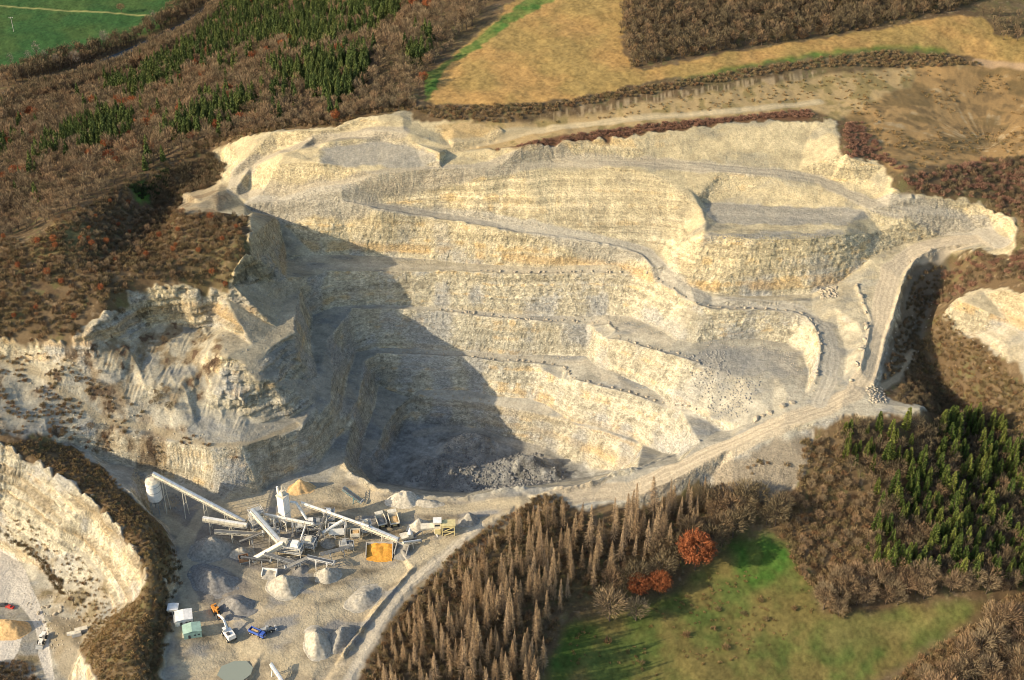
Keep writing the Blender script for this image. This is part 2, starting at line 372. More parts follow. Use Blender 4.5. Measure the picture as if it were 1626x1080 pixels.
comb = 0.32*noise3(Xg/1.7, Yg/1.7, ZZ/25, 43)+0.4*noise3(Xg/4.5, Yg/4.5, ZZ/22, 44)+.2*noise3(Xg/.9, Yg/.9, ZZ/8, 45)
zz = ZZ+0.8*noise2(Xg/30, Yg/30, 50)-0.03*Xg
lowc = blur(mC, 3); qa, qb = np.array(W(10, 700, 34)), np.array(W(217, 877, 19)); ql = np.hypot(*(qb-qa)[:2]); qd = (qb-qa)[:2]/ql
zz = zz*(1-lowc)+lowc*(ZZ+15/ql*((Xg-qa[0])*qd[0]+(Yg-qa[1])*qd[1])+.4*noise2(Xg/12, Yg/12, 55))
strat = 0.30*noise2(zz/1.1, Xg*0+0.5, 51)+0.35*noise2(zz/2.6, Xg*0+4.5, 52)
big = 2.2*noise3(Xg/17, Yg/17, ZZ/30, 46)*rocky
rough_cl = mask('100,545 170,493 213,455 267,453 352,462 355,560 385,590 410,650 383,700 300,660 200,640 130,560', 4)+mask('352,466 395,405 445,415 440,500 470,530 478,600 520,660 478,690 388,705 352,600', 4)+mask('0,703 110,762 190,836 232,912 200,955 100,880 0,790 -330,800 -330,700', 3)
cellA = _h(np.floor(Xg/2.6+.3*noise2(Xg/5, ZZ/5, 201)).astype(np.int64), np.floor(Yg/3.2).astype(np.int64), np.floor(zz/1.7).astype(np.int64), 5)
cellB = _h(np.floor(Xg/1.15+.3*noise2(Xg/3, ZZ/3, 202)).astype(np.int64), np.floor(Yg/1.6).astype(np.int64), np.floor(zz/.85).astype(np.int64), 6)
saw = (zz/4.3+.25*noise2(Xg/18, Yg/18, 203)) % 1.0; saw2 = (zz/1.9+.2*noise2(Xg/9, Yg/9, 204)) % 1.0
disp = (.5+.2*rough_cl)*face*(1-.45*smt)*((cellA-.5)*.8*(1-soft_up*.8)+(cellB-.5)*.45*(1-soft_up*.7)+(saw-.5)*(.5*(1-soft_up)+1.9*rough_cl)+(saw2-.5)*(.35+.7*rough_cl)+flute*(1-soft_up)+comb*soft_up+strat*1.3+0.4*big+rough_cl*((1-.6*lowc)*2.4*noise3(Xg/9, Yg/9, ZZ/14, 47)+(1-.5*lowc)*1.3*noise3(Xg/4, Yg/4, ZZ/4, 48)+np.abs(noise2(zz/1.6, Xg/14, 53))*1.6))
px_, py_ = Xg+ux*disp, Yg+uy*disp
pz_ = Hb+face*0.12*noise3(Xg/1.6, Yg/1.6, ZZ/1.6, 49)
# tracks worn into the yard and the roads
yard = mask('260,790 400,800 560,760 640,795 840,785 860,800 760,842 640,945 560,1075 500,1200 250,1200 285,890', 6)
pz_ = pz_ + yard*0.25*fbm2(Xg/9, Yg/3.5, 3, 60)
# ---------------------------------------------------------------- albedo of the ground
def C(*c): return np.array(c, np.float32)
alb = np.zeros(Xg.shape+(3,), np.float32)
def mixc(m, c, keep=0):
    global alb
    m = np.clip(m, 0, 1)[..., None].astype(np.float32); alb = alb*(1-m)+np.asarray(c, np.float32)*m
n1 = fbm2(Xg/40, Yg/40, 4, 70); n2 = fbm2(Xg/7, Yg/7, 4, 71); n3 = fbm2(Xg/1.6, Yg/1.6, 3, 72)
alb[:] = C(.125, .085, .045)
mixc(sm(-.1, .5, n1+.6*n2), C(.135, .105, .05)); mixc(sm(.0, .5, n2+.6*n3)*.5, C(.07, .045, .03))
mixc(sm(.1, .5, fbm2(Xg/11+5, Yg/11, 4, 83))*.7, C(.19, .135, .075)); mixc(sm(.15, .5, fbm2(Xg/4+5, Yg/4, 3, 84))*.6, C(.13, .125, .05)); mixc(sm(.2, .6, fbm2(Xg/2+5, Yg/2, 3, 89))*.6, C(.27, .20, .12)); mixc(sm(.2, .6, fbm2(Xg/1.7+9, Yg/1.7, 3, 90))*.5, C(.06, .045, .03))
# rock
up = sm(15, 95, ZZ)[..., None]
wall = C(.455, .41, .30)*(1-up)+C(.51, .42, .25)*up
sw = fbm2(Xg/16, Yg/7, 4, 85); sw2 = fbm2(Xg/4, Yg/2, 3, 86)
flat = C(.325, .30, .235)*(1-up)+C(.43, .355, .21)*up
flat = flat*(1+.42*sw+.22*sw2)[..., None]*(1-sm(.0, .5, -sw)[..., None]*np.array([.10, .04, -.10], np.float32))
rock = wall*face[..., None]+flat*(1-face[..., None])
vs = noise3(Xg/3.2, Yg/3.2, ZZ/5, 73); vs2 = noise3(Xg/10, Yg/10, ZZ/14, 74); st = noise2(zz/1.5, Xg/60, 75)
gp = (sm(.15, .6, vs2+.15*vs+.6*st)*face*(1-up[..., 0]*.8))[..., None]
rock = rock*(1-gp*.55)+C(.30, .295, .27)*gp*.55
oc = (sm(.35, .8, .45*vs+.8*st+.4*n2)*face)[..., None]; rock = rock*(1-oc*.5)+C(.46, .29, .10)*oc*.5
rock = rock*(1+smt*(.20*noise2(zz/1.3, Xg/120, 91)+.16*noise2(zz/.5, Xg/60, 92)+.16*noise3(Xg/1.3, Yg/30, ZZ/60, 93)))[..., None]
ledge = sm(.45, .8, noise2(zz/3.3, Xg/90, 87))*face*(1-soft_up*.6)
rock = rock*(1+.22*st*face+.2*n2+.2*n3+face*(.34*(cellA-.5)+.30*(cellB-.5))*(1-.7*soft_up)-face*.22*sm(.75, 1, saw))[..., None]
blu = (sm(.0, .45, vs2+.5*n1+.4*(cellA-.5))*face*(1-sm(55, 85, ZZ)))[..., None]; rock = rock*(1-.5*blu)+C(.33, .325, .30)*.5*blu; rock = rock*(1-.3*ledge[..., None])+C(.42, .31, .16)*.3*ledge[..., None]
st4 = sm(56, 58, ZZ)*sm(63, 60.5, ZZ)*face*sm(.1, .4, noise2(Xg/9, Yg/9, 88)+.6); rock = rock*(1-.5*st4[..., None])+C(.50, .32, .13)*.5*st4[..., None]
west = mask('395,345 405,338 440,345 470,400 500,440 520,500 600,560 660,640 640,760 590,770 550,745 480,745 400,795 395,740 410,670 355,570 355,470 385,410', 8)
rock = rock*(1-.22*west[..., None])  # shade of the western pit wall painted into the rock colour
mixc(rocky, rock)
# scrub on the old western plateau and cliffs
old = mask('0,533 97,542 133,560 213,640 260,670 380,705 383,720 300,715 200,720 110,702 0,690 -330,700 -330,540', 3)
mixc(old*sm(-.25, .35, n2+.5*n1)*.75, C(.21, .15, .085)); mixc(old*sm(.25, .5, n2+.5*n3), C(.10, .07, .045))
cl = mask('100,545 170,493 213,455 350,462 355,560 300,650 200,640', 3)
mixc(cl*(1-face)*sm(-.1, .3, n2), C(.22, .17, .10)); mixc(cl*sm(.3, .5, n2+.4*n3), C(.12, .08, .05))
lowl = mC*(1-face)
mixc(lowl*sm(-.3, .3, n2+.3*n1)*.8, C(.26, .20, .115)); mixc(lowl*sm(.1, .45, n2+.4*n3)*.6, C(.12, .10, .05))
pad = np.maximum(mask('-330,868 0,872 22,880 40,905 49,930 61,954 68,976 75,997 78,1027 87,1080 95,1200 80,1200 74,1080 61,1041 60,1013 53,990 42,974 29,959 0,956 -330,956', 0, False), mask('-330,985 39,994 30,1033 21,1047 0,1049 -330,1049', 0, False)); mixc(pad, C(.56, .51, .42)*(1+.10*n2[..., None]))
pad2 = mask('80,975 150,975 180,985 128,1030 108,1078 88,1078', 2); mixc(pad2*.7, C(.28, .23, .15))
mixc(mC*face*sm(.05, .5, noise2(zz/2.4, Xg/40, 205)+.6*n2)*.65, C(.22, .165, .095)); mixc(cl*face*sm(.25, .6, noise2(zz/2.8, Xg/25, 206)+.6*n2)*.5, C(.24, .18, .11))
bank = mask('1130,735 1200,712 1290,680 1280,740 1262,775 1210,802 1165,814 1135,790', 2); mixc(bank*.85, C(.255, .21, .145)*(1+.3*n2[..., None]+.2*n3[..., None]))
emb = mask('1495,398 1448,432 1434,480 1413,540 1396,613 1425,600 1452,552 1480,480 1500,430', 3); mixc(emb*.9, C(.17, .14, .095)*(1+.4*n2[..., None]+.2*n3[..., None]))
spur = mask('265,322 350,283 364,300 378,325 345,342 285,342', 3); mixc(spur*(.45+.5*sm(-.2, .3, n2)), C(.22, .165, .10))
# yard floor
yc = C(.335, .275, .18)*(.93+.8*fbm2(Xg/14, Yg/5, 4, 80)[..., None])
mixc(yard, yc); mixc(yard*sm(.05, .4, fbm2(Xg/18+3, Yg/10, 3, 81)), C(.25, .235, .205)); mixc(yard*sm(.2, .5, fbm2(Xg/11+9, Yg/6, 4, 82))*.8, C(.46, .37, .23))
dk = mask('285,800 400,830 420,900 380,960 290,960 285,890', 8); mixc(dk*.8, C(.20, .18, .155)*(1+.4*n2[..., None]))
fl = mask('640,665 690,672 800,690 900,727 970,747 940,760 740,783 680,780 600,766 590,745', 3); mixc(fl*.9, C(.23, .225, .20)*(1+.6*n2[..., None]+.5*n3[..., None]))  # pit floor grey, darkened so the colour carries part of the pit's shade
# debris fans, grey
for s_, a_ in (('1130,548 1200,552 1270,560 1265,590 1240,600 1215,590 1170,603 1120,590 1090,570', .7), ('1000,560 1090,655 1145,655 1140,690 1100,662 1090,610', .0), ('510,236 603,218 657,230 700,262 510,262', .8), ('1115,318 1300,330 1385,338 1340,356 1180,358 1120,345', .75), ('1120,372 1340,368 1345,382 1120,388', .6)):
    if a_: mixc(mask(s_, 2)*a_, C(.27, .255, .215)*(1+.3*n3[..., None]))
# fields
def grass(m, c, c2, sc=14):
    t = sm(-.35, .35, fbm2(Xg/sc, Yg/sc, 4, int(sc)+90))[..., None]; q = (c*(1-t)+c2*t)*(1+.03*np.sin((Xg*.9+Yg*.45)*2.0)[..., None]+.45*n3[..., None]+.2*n2[..., None]+.15*fbm2(Xg/2.5, Yg/9, 2, 99)[..., None]); mixc(m, q)
grass(mask('-330,-420 380,-420 350,-40 305,-5 285,15 250,47 130,85 0,108 -330,112', 2), C(.04, .095, .028), C(.06, .105, .03), 30)
ln_ = lines_dist('-300,-5 0,10 130,18 240,25 262,27'); mixc(sm(2.2, 1.0, ln_), C(.25, .25, .09))
grass(mask('900,-420 835,-30 815,0 790,30 740,70 695,105 682,120 690,132 678,163 760,166 860,161 960,149 1010,133 1150,112 1300,84 1400,75 1500,82 1560,94 1640,100 1900,100 1900,60 1640,62 1580,55 1560,25 1500,26 1300,62 1150,85 1060,105 1000,110 985,60 1000,0 1020,-420', 1), C(.37, .225, .08), C(.29, .20, .07), 22)
grass(mask('1040,133 1150,110 1300,82 1400,72 1500,78 1500,84 1400,78 1300,88 1150,115 1000,138', 3)*.9, C(.12, .15, .035), C(.09, .15, .03), 12)
grass(mask('690,110 760,60 815,15 850,-20 950,-420 990,-420 880,0 845,20 780,60 720,103 700,115 688,150 676,163 678,130 670,118', 1), C(.07, .14, .03), C(.15, .17, .045), 9)
grass(mask('1140,880 1240,868 1290,920 1300,960 1330,985 1450,965 1570,957 1500,1010 1400,1075 1300,1110 1100,1200 800,1200 868,1060 900,1000 930,980 1050,955', 5), C(.08, .105, .027), C(.145, .118, .04), 15)
grass(mask('1150,860 1235,850 1262,890 1240,925 1190,935 1165,900', 6)*.8, C(.035, .11, .015), C(.06, .10, .02), 7)
grass(mask('866,1060 900,1005 940,985 960,1000 930,1040 890,1095', 5)*.8, C(.04, .11, .018), C(.06, .10, .02), 8)
grass(mask('1300,985 1450,968 1560,958 1470,1010 1300,1040', 6)*.7, C(.17, .14, .05), C(.13, .13, .04), 12)
grass(mask('40,392 90,352 135,355 170,370 120,400 60,415', 4)*.9, C(.17, .15, .06), C(.22, .17, .07), 9)
grass(mask('200,290 225,283 245,300 235,325 215,315', 3)*.9, C(.05, .15, .02), C(.08, .16, .03), 5)
# raked clay hillside
th = C(.34, .215, .09)*(1+.3*n1[..., None]); mixc(tanhill, th)
cx_, cy_ = hit(1570, 238)[:2]; an = np.arctan2(Yg-cy_, Xg-cx_); rd = np.hypot(Xg-cx_, Yg-cy_)
rk = (.6*noise2(an*16+rd/40, rd/16, 110)+.5*noise2(an*30, rd/9, 111))*np.exp(-(rd/38)**2)*sm(-.2, .5, np.sin(an-.3))*1.5+.25*noise2(Xg/2.5-Yg/3, Yg/25, 114)+.9*fbm2(Xg/12, Yg/4, 3, 113)
mixc(tanhill*sm(.0, .55, rk+.5*n2)*.8, C(.17, .115, .055)); mixc(tanhill*sm(.3, .7, -rk)*.7, C(.44, .33, .18)); mixc(tanhill*sm(.0, .3, fbm2(Xg/22, Yg/9, 4, 112)-.02)*.7, C(.14, .10, .045))
rs = C(.40, .29, .14)*(1+.3*n2[..., None]); mixc(shelf*.9, rs); mixc(shelf*sm(.0, .35, n2+.3*n1)*.8, C(.19, .15, .06))
ribm = mask('860,190 1000,167 1150,143 1300,122 1300,112 1150,133 1000,157 860,182', 1); mixc(ribm*sm(-.1, .5, noise2(Xg/1.1, Yg/40, 120)+.5*noise2(Xg/2.7, Yg/40, 122))*.45, C(.50, .38, .22))
red = mask('790,236 880,216 1000,201 1150,187 1285,175 1290,190 1164,193 1000,215 830,232', 2); mixc(red, C(.14, .075, .04)*(1+.4*n3[..., None]))
# roads and worn tracks
def road(s, w, c, a=1, ruts=True):
    d = lines_dist(s)+.8*noise2(Xg/6, Yg/6, 130); m = sm(w/2+1.0, w/2-.8, d)*a
    if ruts: m = m*(1+.0*d); cc = C(*c)*(1+.16*noise2(d*1.3, Xg/40, 131)[..., None]+.08*n3[..., None])
    else: cc = C(*c)*(1+.1*n3[..., None])
    mixc(m, cc)
LT = (.43, .36, .25)
road('860,800 940,783 1000,780 1080,745 1160,708 1250,668 1310,648 1355,625 1378,590 1392,545 1400,510 1405,470 1415,430 1450,402 1500,386 1560,374 1590,385', 11, LT)
road('1590,385 1560,362 1500,342 1440,330 1390,325', 9, (.36, .32, .24))
road('1385,324 1340,305 1300,285 1230,274 1150,268 1060,262 960,257 880,254 820,259 757,268 700,271 600,282 540,293 480,305 430,312 395,310 370,298 375,275 410,258 460,238 520,222 580,212 640,208', 7, (.37, .32, .23), .9)
road('700,238 740,226 830,212 1000,190 1150,178 1300,162', 5, (.46, .37, .22), .9)
road('400,322 500,321 600,329 700,342 800,357 900,375 980,390 1030,405 1048,430 1090,465 1130,482 1200,484 1270,496 1310,520 1322,560 1318,600 1300,640', 8, (.37, .335, .26), .9)
road('555,1080 570,1050 605,985 650,928 712,875 760,835', 5.5, (.50, .43, .31))
road('640,950 700,905 780,860 830,800', 3, (.42,.34,.22), .5)
for tk in ('290,900 330,885 400,912 470,958 560,935 640,900 720,852', '300,1060 400,1032 480,1000 560,958 640,905', '290,860 330,805 400,790 520,782 620,812 720,808 860,795', '262,830 300,850 290,900 300,950 330,1000 420,1035 500,1062', '560,745 520,780 470,800 400,800', '700,870 640,905 560,950 490,985 470,1040 440,1080'):
    road(tk, 7, (.46, .385, .25), .55)
for tk in ('1120,335 1200,340 1290,344 1380,336', '960,430 840,430 700,425 560,420 470,425', '720,495 850,508 960,508 1060,545', '640,557 820,568 930,575 960,600 1080,645', '680,625 800,640 870,652', '700,720 760,705 800,700 880,735', '1230,570 1270,600 1255,640', '660,690 700,680 780,690 860,715'):
    road(tk, 4.5, (.44, .385, .285), .35)
road('0,570 60,590 100,620 160,665 240,680 330,708 400,706 470,675', 3.5, (.32, .26, .16), .7)
road('1392,622 1425,600 1452,560', 3, (.34, .27, .17), .9)
road('1550,95 1590,98 1640,102', 4, (.40, .27, .15))
# bench ledge shadows are real; benches get pale edges of rubble
albc = np.clip(alb, .01, .8)
# river at the foot of the wooded hillside
co = np.stack([px_, py_, pz_], -1).reshape(-1, 3).astype(np.float32)
def grid_mesh(name, co, NY, NX):
    i = np.arange(NY-1)[:, None]*NX+np.arange(NX-1)[None, :]
    q = np.stack([i, i+1, i+1+NX, i+NX], -1).reshape(-1, 4).astype(np.int32)
    me = bpy.data.meshes.new(name); me.vertices.add(len(co)); me.vertices.foreach_set('co', co.ravel())
    me.loops.add(q.size); me.loops.foreach_set('vertex_index', q.ravel()); me.polygons.add(len(q))
    me.polygons.foreach_set('loop_start', np.arange(0, q.size, 4, dtype=np.int32))
    me.update(calc_edges=True); me.polygons.foreach_set('use_smooth', np.ones(len(q), bool)); return me
me = grid_mesh('ground', co, NY, NX)
at = me.attributes.new('albedo', 'FLOAT_COLOR', 'POINT'); at.data.foreach_set('color', np.concatenate([albc.reshape(-1, 3), np.ones((NX*NY, 1), np.float32)], 1).astype(np.float32).ravel())
at = me.attributes.new('rocky', 'FLOAT', 'POINT'); at.data.foreach_set('value', (np.clip(rocky*(.35+.65*face), 0, 1)).astype(np.float32).ravel())
# ---------------------------------------------------------------- materials
def newmat(name, rough=1.0, spec=0.15):
    m = bpy.data.materials.new(name); m.use_nodes = True; t = m.node_tree; b = t.nodes['Principled BSDF']
    b.inputs['Roughness'].default_value = rough; b.inputs['Specular IOR Level'].default_value = spec; return m, t, b
def nd(t, typ, **kw):
    n = t.nodes.new(typ)
    for k_, v_ in kw.items():
        if k_.startswith('i_'): n.inputs[int(k_[2:])].default_value = v_
        else: setattr(n, k_, v_)
    return n
def ground_mat():
    m, t, b = newmat('ground_soil_and_rock', 1, .08); L = t.links.new
    a = nd(t, 'ShaderNodeAttribute', attribute_name='albedo'); r = nd(t, 'ShaderNodeAttribute', attribute_name='rocky')
    g = nd(t, 'ShaderNodeNewGeometry')
    mp = nd(t, 'ShaderNodeVectorMath', operation='MULTIPLY'); mp.inputs[1].default_value = (.75, .75, 1.5); L(g.outputs['Position'], mp.inputs[0])
    n1 = nd(t, 'ShaderNodeTexNoise'); n1.inputs['Scale'].default_value = 1.4; n1.inputs['Detail'].default_value = 5; L(mp.outputs[0], n1.inputs['Vector'])
    n2 = nd(t, 'ShaderNodeTexNoise'); n2.inputs['Scale'].default_value = .35; n2.inputs['Detail'].default_value = 3; L(g.outputs['Position'], n2.inputs['Vector'])
    vo = nd(t, 'ShaderNodeTexVoronoi', feature='DISTANCE_TO_EDGE'); vo.inputs['Scale'].default_value = .55; L(mp.outputs[0], vo.inputs['Vector'])
    rm = nd(t, 'ShaderNodeMapRange'); rm.inputs[1].default_value = .25; rm.inputs[2].default_value = .75; rm.inputs[3].default_value = .87; rm.inputs[4].default_value = 1.13; L(n1.outputs[0], rm.inputs[0])
    mp2 = nd(t, 'ShaderNodeVectorMath', operation='MULTIPLY'); mp2.inputs[1].default_value = (.9, .9, 1.7); L(g.outputs['Position'], mp2.inputs[0])
    v2 = nd(t, 'ShaderNodeTexVoronoi', feature='F1'); v2.inputs['Scale'].default_value = 1.0; L(mp2.outputs[0], v2.inputs['Vector'])
    sx = nd(t, 'ShaderNodeSeparateColor'); L(v2.outputs['Color'], sx.inputs[0])
    m3 = nd(t, 'ShaderNodeMapRange'); m3.inputs[3].default_value = -.24; m3.inputs[4].default_value = .24; L(sx.outputs[0], m3.inputs[0])
    m4 = nd(t, 'ShaderNodeMath', operation='MULTIPLY_ADD'); L(m3.outputs[0], m4.inputs[0]); L(r.outputs['Fac'], m4.inputs[1]); L(rm.outputs[0], m4.inputs[2])
    mx = nd(t, 'ShaderNodeVectorMath', operation='SCALE'); L(a.outputs['Color'], mx.inputs[0]); L(m4.outputs[0], mx.inputs['Scale']); L(mx.outputs[0], b.inputs['Base Color'])
    ad = nd(t, 'ShaderNodeMath', operation='MULTIPLY_ADD'); L(vo.outputs['Distance'], ad.inputs[0]); ad.inputs[1].default_value = .12; L(n1.outputs[0], ad.inputs[2])
    ad3 = nd(t, 'ShaderNodeMath', operation='MULTIPLY_ADD'); L(sx.outputs[1], ad3.inputs[0]); ad3.inputs[1].default_value = .45; L(n2.outputs[0], ad3.inputs[2])
    ad2 = nd(t, 'ShaderNodeMath', operation='ADD'); L(ad.outputs[0], ad2.inputs[0]); L(ad3.outputs[0], ad2.inputs[1])
    st = nd(t, 'ShaderNodeMath', operation='MULTIPLY_ADD'); L(r.outputs['Fac'], st.inputs[0]); st.inputs[1].default_value = .75; st.inputs[2].default_value = .11
    bu = nd(t, 'ShaderNodeBump'); bu.inputs['Distance'].default_value = .8; L(st.outputs[0], bu.inputs['Strength']); L(ad2.outputs[0], bu.inputs['Height']); L(bu.outputs[0], b.inputs['Normal'])
    return m
M = {}
M['ground'] = ground_mat(); me.materials.append(M['ground'])
ground = bpy.data.objects.new('ground', me); COL.objects.link(ground); ground['kind'] = 'structure'
def simple(name, col, rough=.8, var=.12, scale=2.0, spec=.2, metal=0):
    m, t, b = newmat(name, rough, spec); L = t.links.new
    tc = nd(t, 'ShaderNodeTexCoord'); n = nd(t, 'ShaderNodeTexNoise'); n.inputs['Scale'].default_value = scale; n.inputs['Detail'].default_value = 4; L(tc.outputs['Object'], n.inputs['Vector'])
    r = nd(t, 'ShaderNodeMapRange'); r.inputs[1].default_value = .3; r.inputs[2].default_value = .7; r.inputs[3].default_value = 1-var; r.inputs[4].default_value = 1+var; L(n.outputs[0], r.inputs[0])
    c = nd(t, 'ShaderNodeRGB'); c.outputs[0].default_value = (*col, 1)
    mx = nd(t, 'ShaderNodeVectorMath', operation='SCALE'); L(c.outputs[0], mx.inputs[0]); L(r.outputs[0], mx.inputs['Scale']); L(mx.outputs[0], b.inputs['Base Color'])
    b.inputs['Metallic'].default_value = metal; M[name] = m; return m
# flat country all round, far below the camera, out to the horizon
fm = bpy.data.meshes.new('country')
xa, ya = 15000, 15000; ring = []
inner = [(-600, 345), (600, 345), (600, 1470), (-600, 1470)]
inn = [(Xg[0, 0]-0, ys[0]), (Xg[0, -1], ys[0]), (Xg[-1, -1], ys[-1]), (Xg[-1, 0], ys[-1])]
vv = [(x, y, -45) for x, y in inn]+[(-xa, -ya, -45), (xa, -ya, -45), (xa, ya, -45), (-xa, ya, -45)]
fm.from_pydata(vv, [], [(0, 1, 5, 4), (1, 2, 6, 5), (2, 3, 7, 6), (3, 0, 4, 7)])
fm.materials.append(simple('country_grass', (.07, .10, .04), 1, .3, .01))
far = bpy.data.objects.new('terrain', fm); COL.objects.link(far); far['kind'] = 'structure'
# river water
wm, wt, wb = newmat('river_water', .12, .5); wb.inputs['Base Color'].default_value = (.06, .075, .08, 1); M['water'] = wm
rp = [W(u, v, -35.2) for u, v in parse('-330,240 0,170 60,146 150,118 225,86 300,50 345,14 378,-25 430,-190')]
rq = [W(u, v, -35.2) for u, v in parse('-330,218 0,148 60,126 140,104 215,72 290,36 338,2 368,-35 420,-200')]
rme = bpy.data.meshes.new('river'); rme.from_pydata(rp+rq, [], [(k, k+1, k+1+len(rp), k+len(rp)) for k in range(len(rp)-1)]); rme.materials.append(wm)
rv = bpy.data.objects.new('river', rme); COL.objects.link(rv); rv['kind'] = 'structure'
# ---------------------------------------------------------------- trees and shrubs
class G:
    def __init__(s): s.v = []; s.f = []; s.n = 0
    def add(s, v, f):
        v = np.asarray(v, float); s.f.append(np.asarray(f)+s.n); s.v.append(v); s.n += len(v)
    def blades(s, a, b, w):
        """flat tapering blades from a to b, width w"""
        a = np.asarray(a); b = np.asarray(b); n = len(a); d = b-a
        r = rng.normal(size=(n, 3)); c = np.cross(d, r); c /= np.linalg.norm(c, axis=1, keepdims=True)+1e-9
        w = np.broadcast_to(np.asarray(w, float), (n,))[:, None]
        m = a+d*.55
        v = np.stack([a, m+c*w*.5, b, m-c*w*.5], 1).reshape(-1, 3); i = np.arange(n)[:, None]*4
        s.add(v, np.concatenate([i+[0, 1, 2], i+[0, 2, 3]], 0))
    def tube(s, pts, rad, sides=5):
        vs = []; k = len(pts)
        for q, (p, r) in enumerate(zip(pts, rad)):
            for t in range(sides):
                an = t*2*math.pi/sides; vs.append((p[0]+r*math.cos(an), p[1]+r*math.sin(an), p[2]))
        f = []
        for q in range(k-1):
            for t in range(sides):
                a, b = q*sides+t, q*sides+(t+1) % sides; f += [(a, b, b+sides), (a, b+sides, a+sides)]
        s.add(vs, f)
    def arr(s): return np.concatenate(s.v), np.concatenate(s.f)
def to_mesh(name, va, fa, mats, mi=None, tint=None, smooth=False):
    m = bpy.data.meshes.new(name); m.vertices.add(len(va)); m.vertices.foreach_set('co', np.asarray(va, np.float32).ravel())
    m.loops.add(fa.size); m.loops.foreach_set('vertex_index', fa.astype(np.int32).ravel()); m.polygons.add(len(fa))
    m.polygons.foreach_set('loop_start', np.arange(0, fa.size, 3, dtype=np.int32))
    if mi is not None: m.polygons.foreach_set('material_index', np.asarray(mi, np.int32))
    for q in mats: m.materials.append(q)
    t = m.attributes.new('tint', 'FLOAT', 'POINT'); t.data.foreach_set('value', (np.zeros(len(va)) if tint is None else tint).astype(np.float32))
    m.update(calc_edges=True); return m
def leafmat(name, c1, c2, c3=None, trans=.0):
    m, t, b = newmat(name, .9, .1); L = t.links.new
    oi = nd(t, 'ShaderNodeObjectInfo'); at = nd(t, 'ShaderNodeAttribute', attribute_name='tint')
    s = nd(t, 'ShaderNodeMath', operation='ADD'); L(oi.outputs['Random'], s.inputs[0]); L(at.outputs['Fac'], s.inputs[1])
    fr = nd(t, 'ShaderNodeMath', operation='FRACT'); L(s.outputs[0], fr.inputs[0])
    cr = nd(t, 'ShaderNodeValToRGB'); cr.color_ramp.elements[0].color = (*c1, 1); cr.color_ramp.elements[1].color = (*c2, 1)
    if c3: e = cr.color_ramp.elements.new(.5); e.color = (*c3, 1)
    L(fr.outputs[0], cr.inputs[0])
    g = nd(t, 'ShaderNodeNewGeometry'); n = nd(t, 'ShaderNodeTexNoise'); n.inputs['Scale'].default_value = .9; L(g.outputs['Position'], n.inputs['Vector'])
    r = nd(t, 'ShaderNodeMapRange'); r.inputs[1].default_value = .3; r.inputs[2].default_value = .7; r.inputs[3].default_value = .7; r.inputs[4].default_value = 1.3; L(n.outputs[0], r.inputs[0])
    mx = nd(t, 'ShaderNodeVectorMath', operation='SCALE'); L(cr.outputs[0], mx.inputs[0]); L(r.outputs[0], mx.inputs['Scale']); L(mx.outputs[0], b.inputs['Base Color'])
    M[name] = m; return m
leafmat('spruce_needles', (.055, .08, .025), (.125, .145, .04), (.085, .115, .032))
leafmat('pine_needles', (.07, .105, .025), (.18, .195, .045), (.115, .145, .033))
leafmat('larch_twigs', (.28, .185, .10), (.44, .31, .18), (.35, .245, .135))
leafmat('bare_twigs', (.22, .145, .08), (.31, .20, .11), (.24, .185, .11))
leafmat('dark_twigs', (.13, .10, .055), (.24, .155, .085), (.18, .14, .08))
leafmat('grey_twigs', (.22, .19, .155), (.28, .24, .19))
leafmat('russet_leaves', (.25, .085, .035), (.34, .13, .05), (.30, .10, .04))
leafmat('brush_twigs', (.25, .145, .075), (.33, .225, .12), (.20, .155, .075))
leafmat('red_brush_twigs', (.23, .12, .08), (.30, .17, .11))
leafmat('ochre_grass', (.26, .165, .065), (.17, .13, .05), (.30, .20, .09))
leafmat('dark_leaves', (.04, .06, .025), (.06, .075, .03))
simple('tree_bark', (.10, .075, .055), 1, .3)
def spruce(H=13, Rr=2.4, n=190, lev=13):
    g = G(); g.tube([(0, 0, 0), (0, 0, H*.5), (0, 0, H*.97)], [.22, .13, .03]); tr = g.arr(); g = G()
    u = rng.random(n); h = H*(.10+.9*u**1.15); h = np.round(h/H*lev)/lev*H+rng.normal(0, .18, n)
    h = np.clip(h, H*.08, H*.985); r = (Rr*(1-h/H)**.75+.25)*rng.uniform(.65, 1.12, n); an = rng.random(n)*6.283
    a = np.stack([.08*r*np.cos(an), .08*r*np.sin(an), h+.10*r], 1); b = np.stack([r*np.cos(an), r*np.sin(an), h-.28*r+rng.normal(0, .12, n)], 1)
    g.blades(a, b, .38*r+.25); g.blades([(0, 0, H*.9)]*3, [(0.05, 0, H), (-.05, .03, H*1.0), (0, -.05, H*1.01)], .4)
    return tr, g.arr()
def pine(H=12, Rr=2.2, n=230):
    g = G(); g.tube([(0, 0, 0), (0, 0, H*.5), (0, 0, H*.95)], [.22, .13, .03]); tr = g.arr(); g = G()
    h = H*(.16+.84*rng.random(n)**.9); r = (Rr*(1-(h/H))**.6+.3)*rng.uniform(.5, 1.15, n); an = rng.random(n)*6.283
    a = np.stack([.25*r*np.cos(an), .25*r*np.sin(an), h-.1*r], 1); b = np.stack([r*np.cos(an), r*np.sin(an), h+.22*r+rng.normal(0, .2, n)], 1)
    g.blades(a, b, .22*r+.22); return tr, g.arr()
